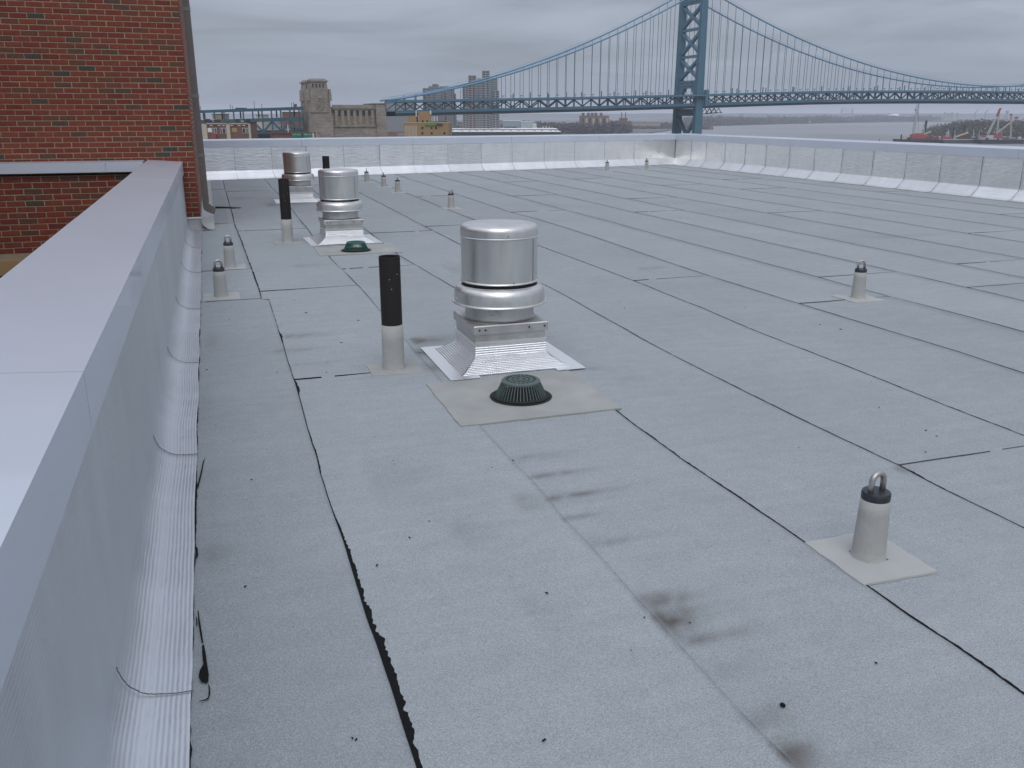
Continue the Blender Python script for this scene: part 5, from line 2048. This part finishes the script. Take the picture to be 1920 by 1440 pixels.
highrise(793, 853, 1320, [(793.5, 806, 165, 2, TOWERB, 'dark'), (806, 850, 163, 0, TOWERA, 'band'), (804, 812, 161, 5, TOWERB, None), (811.5, 821.5, 157.5, 4, TOWERC, None),
                          (826, 842, 161.5, 3, TOWERB, None), (800.5, 809, 172, -1.5, TOWERA, 'dark'), (832, 839.5, 174, -1.5, TOWERA, 'dark'), (850, 853.5, 176, 3, TOWERB, 'dark')],
         'broad shorter apartment tower behind the bridge, stepped top', 8)
highrise(867, 936, 1300, [(867.5, 879, 158, 2, TOWERB, 'dark'), (879, 892.5, 141.5, 0, TOWERA, 'dark'), (892, 905, 150, 3, TOWERB, 'band'), (904.5, 918, 132.5, 1, TOWERB, 'dark'),
                          (918, 931, 147, 2.5, TOWERB, 'band'), (895.5, 903, 147, 8, TOWERC, None), (923, 936, 170, -2, TOWERB, 'dark'), (930, 933.5, 146, 6, CREAM, None)],
         'taller apartment tower behind the bridge with two tall cores', 8)


def simple_block(name, label, cat, px0, px1, ytop, v, depth, m, group=None, extra=None, zb=-35.5):
    pc = (px0 + px1) / 2
    f = building_axes(pc, v)
    m_ = mpp(v)
    r = thing(name, label, cat, f(0, 0, zb), group)
    hw = (px1 - px0) / 2 * m_
    zt = zpx(pc, ytop, v)
    fbox(f, -hw, hw, 0, depth, zb, zt).build('wall', m, r)
    fbox(f, -hw - .4, hw + .4, -.4, depth + .4, zt, zt + .5).build('roof', extra or ROOFD, r)
    return r, f, hw, zt, m_


# grey block glimpsed over the deck by the anchorage
simple_block('grey_block', 'low grey block seen between cable and deck beside the anchorage', 'building', 722, 778, 187.5, 1500, 30, TOWERB)
# pier sheds with white roofs
r, f, hw, zt, m_ = simple_block('pier_shed', 'long pier shed with a bright white roof nearest the parapet', 'shed', 836, 1052, 247.3, 1120, 88, SHEDB, 'pier sheds', WHITER)
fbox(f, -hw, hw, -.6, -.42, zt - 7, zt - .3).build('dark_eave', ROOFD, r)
for k in range(14):
    q = -hw + 2 * hw * (k + .5) / 14 + rnd.uniform(-3, 3)
    fbox(f, q, q + 3.0, 30, 34, zt + .5, zt + 1.5).build('roof_vent', CREAM, r)
r, f, hw, zt, m_ = simple_block('pier_shed', 'second white-roofed pier shed standing behind the first', 'shed', 836, 1046, 242.6, 1250, 80, HULLB, 'pier sheds', WHITER)
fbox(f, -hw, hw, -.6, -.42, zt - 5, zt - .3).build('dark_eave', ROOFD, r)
for k in range(6):
    q = hw - 28 + k * 4.2
    MB().bar(f(q, 10, zt + .5), f(q, 10, zt + rnd.uniform(2, 4.5)), .8).build('roof_mast', WHITE, r)
simple_block('warehouse', 'pale blue warehouse by the wood, wider part', 'warehouse', 943, 976, 226.5, 1600, 50, mat('pale_blue_clad', (0.27, 0.36, 0.40), .7), None, WHITER)
simple_block('warehouse', 'pale grey low warehouse adjoining the blue one', 'warehouse', 976.5, 999, 228.5, 1590, 40, SHEDB, None, WHITER)
simple_block('warehouse', 'small white shed at the edge of the wood', 'warehouse', 999.5, 1006, 232, 1560, 20, WHITE, None, WHITER)
# brick power house on the bank
r, f, hw, zt, m_ = simple_block('power_house', 'large brown brick power house on the river bank', 'power station', 1090, 1142, 217.5, 1800, 50, mat('powerhouse_brick', (0.19, 0.135, 0.10), .9, 0, .15, .05), None, ROOFD)
for k in range(8):
    q = -hw + 2 * hw * (k + .3) / 8
    fbox(f, q, q + 3.4, -.5, .1, zt - 22, zt - 4).build('tall_window', CREAM if k % 2 else GLASS, r)
for px_ in (1092, 1102, 1109, 1116, 1126):
    q = (px_ - 1116) * m_
    fbox(f, q, q + 5, 10, 18, zt, zt + 6).build('roof_stack', BROWNB, r)
r, f, hw, zt, m_ = simple_block('coal_tower', 'brown riverside coal tower on its own pier', 'tower', 1163, 1177, 222, 1900, 20, BROWNB, None, ROOFD, zb=-38)
for q in (-4, 4):
    MB().bar(f(q, 6, zt), f(q, 6, zt + 12), 1.2).build('mast', STEELD, r)
simple_block('long_shed', 'long low tan shed on the far bank', 'shed', 1180, 1240, 229.5, 2450, 40, mat('tan_shed', (0.30, 0.25, 0.21), .9), None, ROOFD)
simple_block('bank_building', 'small pale building beside the coal tower', 'building', 1142, 1158, 232.5, 2150, 30, CREAM, None, ROOFD)

# city spread beyond the viaduct, far too many roofs to count
mb = MB()
mb2 = MB()
for i in range(420):
    px_ = rnd.uniform(330, 960)
    v = rnd.uniform(750, 3200)
    f = building_axes(px_, v)
    w, d = rnd.uniform(6, 22), rnd.uniform(8, 25)
    h = rnd.uniform(6, 14) if v < 1500 else rnd.uniform(7, 20)
    tgt = mb if rnd.random() < .6 else mb2
    tgt.hexa([f(-w, 0, -35), f(w, 0, -35), f(w, d, -35), f(-w, d, -35), f(-w, 0, -35 + h), f(w, 0, -35 + h), f(w, d, -35 + h), f(-w, d, -35 + h)])
tag(mb.build('far_roofs', BROWNB), 'brownish low city roofs spreading beyond the viaduct', 'city', kind='stuff')
tag(mb2.build('far_roofs', TOWERB), 'greyish low city roofs spreading beyond the viaduct', 'city', kind='stuff')
simple_block('brown_warehouse', 'brown block behind the viaduct next to the granite tower', 'building', 529, 572, 211, 720, 30, BROWNB)
simple_block('ochre_block', 'ochre flat-roofed block between the viaduct decks', 'building', 398, 415, 214.5, 760, 20, OCH)
simple_block('pale_arch_block', 'pale round-topped hall between the viaduct decks', 'building', 480, 493, 216, 900, 20, CREAM)

# far bank features
r, f, hw, zt, m_ = simple_block('far_hall', 'white low hall on the far bank right of the distant towers', 'building', 1655, 1683, 225, 4900, 60, WHITE, None, WHITER)
v = 5200.0
f = building_axes(1677, v)
m_ = mpp(v)
dm = thing('white_dome', 'shallow white dome roof above the far bank trees', 'dome', f(0, 0, -35))
mb = MB()
c = f(0, 0, 0)
R_ = 9.5 * m_
zt = zpx(1677, 213.6, v)
z1 = zpx(1677, 217, v)
mb.lathe([(R_ * math.cos(a), z1 + (zt - z1) * math.sin(a)) for a in [math.pi / 2 * i / 8 for i in range(9)]], 32, (c[0], c[1]))
mb.build('roof', WHITER, dm, True)
MB().lathe([(R_ * .98, -35), (R_ * .98, z1 + .1)], 32, (c[0], c[1])).build('drum_wall', TOWERB, dm, True)
# distant second bridge, only its tower pair reads through the haze
v = 6500.0
f = building_axes(1588, v)
m_ = mpp(v)
db = thing('distant_bridge', 'pale hazy bridge tower far down the river', 'bridge', f(0, 0, WZ))
HZB = mat('pale_green_steel', (0.28, 0.34, 0.34), .6)
for q in (-10, 10):
    fbox(f, q * m_ - 4, q * m_ + 4, -4, 4, WZ, zpx(1588, 203, v)).build('leg', HZB, db)
for y in (204, 208, 212):
    fbox(f, -10 * m_, 10 * m_, -3, 3, zpx(1588, y + .7, v), zpx(1588, y - .4, v)).build('strut', HZB, db)
fbox(f, -60 * m_, 90 * m_, -8, 8, zpx(1588, 217.6, v), zpx(1588, 216.8, v)).build('deck', HZB, db)
# far skyline cluster
for k, (px_, w, y) in enumerate(((1773, 2, 211), (1779, 2, 212.3), (1786, 4, 211.2), (1796, 2, 211.6), (1889, 3.6, 207.5))):
    simple_block('distant_tower', 'faint lone tower block standing apart on the far skyline' if k == 4 else 'faint grey tower block in the cluster on the far skyline behind the island', 'tower block', px_ - w / 2, px_ + w / 2, y, 7500, 20, HULLB, 'faint towers on the skyline')
for k, px_ in enumerate((1829, 1848)):
    v = 7000.0
    f = building_axes(px_, v)
    m_ = mpp(v)
    cr = thing('dock_crane', 'faint dock crane with raised boom on the far skyline', 'crane', f(0, 0, -35), 'far dock cranes')
    MB().bar(f(0, 0, -35), f(0, 0, zpx(px_, 212, v)), 6).build('portal', HULLB, cr)
    MB().bar(f(-2 * m_, 0, zpx(px_, 213, v)), f(4 * m_, 0, zpx(px_, 204.5, v)), 4).build('boom', HULLB, cr)


# ================================================================== VESSELS
def hull(f, x0, x1, d0, d1, z0, z1, rake=3.0):
    mb = MB()
    mb.hexa([f(x0 + rake, d0 + .5, z0), f(x1 - rake, d0 + .5, z0), f(x1 - rake, d1 - .5, z0), f(x0 + rake, d1 - .5, z0),
             f(x0, d0, z1), f(x1, d0, z1), f(x1, d1, z1), f(x0, d1, z1)])
    return mb


def lattice(p0, p1, w, n=10, t=.28):
    """lattice boom: four chords with zigzag lacing"""
    p0, p1 = Vector(p0), Vector(p1)
    ax = (p1 - p0).normalized()
    s = ax.cross(Vector((cy, -sy, 0.001))).normalized() * (w / 2)
    q = ax.cross(s).normalized() * (w / 2)
    mb = MB()
    C = [s + q, s - q, -s - q, -s + q]
    for c in C:
        mb.bar(p0 + c * .6, p1 + c * .5, t)
    for i in range(n):
        a, b = p0 + (p1 - p0) * (i / n), p0 + (p1 - p0) * ((i + 1) / n)
        for k in range(4):
            mb.bar(a + C[k] * .6, b + C[(k + 1) % 4] * .6, t * .7)
    return mb


v = 1284.0
f = building_axes(1735, v)
m_ = mpp(v)
X = lambda px_: (px_ - 1735) * m_
Z = lambda y: zpx(1735, y, v)
cb = thing('crane_barge', 'black crane barge with a red machine house and white lattice boom', 'barge', f(0, 0, WZ))
hull(f, X(1690), X(1775), 0, 20, WZ - 1, Z(261.5)).build('hull', BLACKH, cb)
fbox(f, X(1692), X(1773), .4, 19.5, Z(261.5), Z(261.2)).build('deck', RUST, cb)
MB().bar(f(X(1696), 1, Z(261.4)), f(X(1696), 1, Z(252)), 1.3).build('spud', BLACKH, cb)
fbox(f, X(1700), X(1709), 5, 12, Z(261.2), Z(255)).build('cabin', CREAM, cb)
fbox(f, X(1718.5), X(1745), 3, 13, Z(261.2), Z(252.3)).build('machine_house', RED, cb)
fbox(f, X(1724), X(1738), 4, 12, Z(252.3), Z(250)).build('machine_roof', RED, cb)
fbox(f, X(1719.5), X(1744), 2.6, 3.0, Z(259.8), Z(259.2)).build('house_stripe', BLACKH, cb)
lattice(f(X(1721), 6, Z(252)), f(X(1723.5), 6, Z(193)), 3.6, 14, .45).build('boom', BOOM, cb)
MB().bar(f(X(1719), 6, Z(204)), f(X(1719), 6, Z(208)), 1.0).build('hook_block', STEELD, cb)
for a, b in ((1718.6, 1719.2), (1730, 1723.5)):
    MB().bar(f(X(a), 6, Z(252)), f(X(b), 6, Z(194)), .22).build('stay', STEELD, cb)
for a, b in ((1735, 1739), (1742, 1739)):
    MB().bar(f(X(a), 7, Z(252)), f(X(b), 7, Z(231)), .7).build('gantry_leg', BOOM, cb)
MB().bar(f(X(1741), 8, Z(252.3)), f(X(1755), 8, Z(247)), 1.6).build('ramp', CREAM, cb)
for a, b, c in ((1748, 1753, 256), (1756, 1760, 254), (1762, 1770, 257.5), (1711, 1716, 258)):
    fbox(f, X(a), X(b), 4, 10, Z(261.2), Z(c)).build('deck_gear', rnd.choice((RUST, BLACKH, RED)), cb)
MB().bar(f(X(1744.5), 12, Z(261)), f(X(1746.3), 12, Z(226)), 2.2).build('pile', BLACKH, cb)

v = 1270.0
f = building_axes(1812, v)
m_ = mpp(v)
X = lambda px_: (px_ - 1812) * m_
Z = lambda y: zpx(1812, y, v)
db2 = thing('deck_barge', 'slate-blue deck barge with pale deck edge and winch gear', 'barge', f(0, 0, WZ))
hull(f, X(1770), X(1856), -8, 14, WZ - 1, Z(261.8)).build('hull', HULLB, db2)
fbox(f, X(1770), X(1842), -8.2, -7.6, Z(262), Z(260.6)).build('deck_edge', CREAM, db2)
for a in (1777, 1781, 1784.5, 1787):
    MB().bar(f(X(a), 0, Z(260.5)), f(X(1783), 0, Z(243.5)), .55).build('frame_leg', BOOM, db2)
fbox(f, X(1772), X(1791), -2, 4, Z(261), Z(256.5)).build('winch_house', RED, db2)
MB().bar(f(X(1797), 0, Z(257)), f(X(1820), 0, Z(248.5)), 1.9).build('conveyor', CREAM, db2)
fbox(f, X(1805), X(1822), 2, 8, Z(261.5), Z(251)).build('deck_house', RUST, db2)
for a, y in ((1799, 239), (1819, 236.5)):
    MB().bar(f(X(a), 10, Z(261)), f(X(a), 10, Z(y)), 1.9).build('spud', BLACKH, db2)
fbox(f, X(1825), X(1850), 1, 8, Z(261.8), Z(258.3)).build('deck_gear', BLACKH, db2)

v = 1240.0
f = building_axes(1878, v)
m_ = mpp(v)
X = lambda px_: (px_ - 1878) * m_
Z = lambda y: zpx(1878, y, v)
rc = thing('derrick_barge', 'derrick barge with a tall red-tipped boom and white diagonal boom', 'barge', f(0, 0, WZ))
hull(f, X(1846), X(1930), 0, 20, WZ - 1, Z(262)).build('hull', BLACKH, rc)
fbox(f, X(1850), X(1886), 4, 12, Z(262), Z(254)).build('machine_house', BOOM, rc)
fbox(f, X(1873), X(1889), 2.5, 12.5, Z(258.8), Z(252.8)).build('red_house', RED, rc)
fbox(f, X(1850), X(1858), 3, 10, Z(257), Z(253.4)).build('red_house', RED, rc)
lattice(f(X(1862), 6, Z(252)), f(X(1874), 6, Z(218)), 3.0, 9, .42).build('boom', BOOM, rc)
lattice(f(X(1874), 6, Z(218)), f(X(1878.5), 6, Z(203)), 2.8, 5, .6).build('boom_tip', RED, rc)
MB().bar(f(X(1875), 6, Z(207)), f(X(1881), 6, Z(202.5)), .9).build('boom_head', RED, rc)
lattice(f(X(1879.5), 6, Z(252)), f(X(1877.5), 6, Z(208)), 2.2, 10, .4).build('mast', BOOM, rc)
lattice(f(X(1879), 5, Z(249)), f(X(1910), 5, Z(222)), 2.0, 10, .4).build('diagonal_boom', CREAM, rc)
fbox(f, X(1908), X(1914), 4.2, 6, Z(222.5), Z(219)).build('boom_head', RED, rc)
lattice(f(X(1909), 9, Z(258)), f(X(1903), 9, Z(216)), 2.4, 10, .4).build('mast', BOOM, rc)
fbox(f, X(1901), X(1904.5), 8, 10, Z(217), Z(213.5)).build('mast_head', RED, rc)
for k in range(18):
    a = rnd.uniform(1850, 1892); y = rnd.uniform(240, 253)
    MB().bar(f(X(a), 7, Z(y)), f(X(a + rnd.uniform(-5, 5)), 7, Z(y - rnd.uniform(1, 6))), .5).build('rigging', BOOM, rc)
for k in range(7):
    a = 1858 + k * 4
    fbox(f, X(a), X(a + 2.5), .5, 3, Z(264), Z(258 + rnd.uniform(0, 3))).build('deck_gear', rnd.choice((BOOM, HULLB, SHEDB)), rc)

# sheds, stacks and gear crowded along the island shore
for nm, mm, lab in (('shore_gear', RUST, 'rust-brown gear heaped along the island shore behind the barges'), ('shore_gear', SHEDB, 'pale sheds and gear along the island shore behind the barges')):
    mb = MB()
    for k in range(70):
        px_ = rnd.uniform(1755, 1960)
        vv = rnd.uniform(1300, 1400)
        g_ = building_axes(px_, vv)
        w_, h_ = rnd.uniform(.8, 4.5), rnd.uniform(1.0, 6.0)
        mb.hexa([g_(-w_, 0, -36.5), g_(w_, 0, -36.5), g_(w_, 4, -36.5), g_(-w_, 4, -36.5), g_(-w_, 0, -35.8 + h_), g_(w_, 0, -35.8 + h_), g_(w_, 4, -35.8 + h_), g_(-w_, 4, -35.8 + h_)])
        if k % 6 == 0:
            mb.bar(g_(0, 2, -36), g_(rnd.uniform(-3, 3), 2, -36 + rnd.uniform(10, 20)), .5)
    tag(mb.build(nm, mm), lab, 'gear', kind='stuff')
v = 3900.0
f = building_axes(1514, v)
m_ = mpp(v)
wz = WZ
bt = thing('river_boat', 'small grey workboat far out on the open river', 'boat', f(0, 0, WZ))
hull(f, -11 * m_, 11 * m_, 0, 14, WZ - .5, WZ + 4.0, 4).build('hull', HULLB, bt)
fbox(f, 4 * m_, 8 * m_, 2, 10, WZ + 4, WZ + 9).build('wheelhouse', WHITE, bt)
MB().bar(f(7 * m_, 6, WZ + 9), f(7 * m_, 6, WZ + 17), .8).build('mast', WHITE, bt)
v = zb_ = 1330.0
f = building_axes(1655, v)
by = thing('channel_buoy', 'small dark channel buoy on the water beyond the coping', 'buoy', f(0, 0, WZ))
c = f(0, 0, 0)
MB().lathe([(0.01, WZ - .5), (2.0, WZ - .4), (2.0, WZ + .5), (0.8, WZ + 1.2), (0.01, WZ + 1.2)], 16, (c[0], c[1])).build('float', RUST, by, True)
MB().bar((c[0], c[1], WZ + 1.2), (c[0], c[1], WZ + 3.8), .8).build('marker', RUST, by)

# ================================================================== AIR
hz = bpy.data.materials.new('haze_air')
hz.use_nodes = True
t = hz.node_tree
t.nodes.remove(t.nodes['Principled BSDF'])
pv_ = nd(t, 'ShaderNodeVolumePrincipled')
pv_.inputs['Color'].default_value = (0.86, 0.91, 1.0, 1)
pv_.inputs['Density'].default_value = 0.00013
pv_.inputs['Anisotropy'].default_value = 0.1
lk(t, pv_.outputs[0], t.nodes['Material Output'].inputs['Volume'])
HAZE = True
if HAZE:
    hb = MB()
    hb.box(-29900, 29900, -11900, 29000, WZ - 4.5, 86.0)
    tag(hb.build('haze', hz), 'thin pale haze over the river and city', 'haze', kind='stuff')
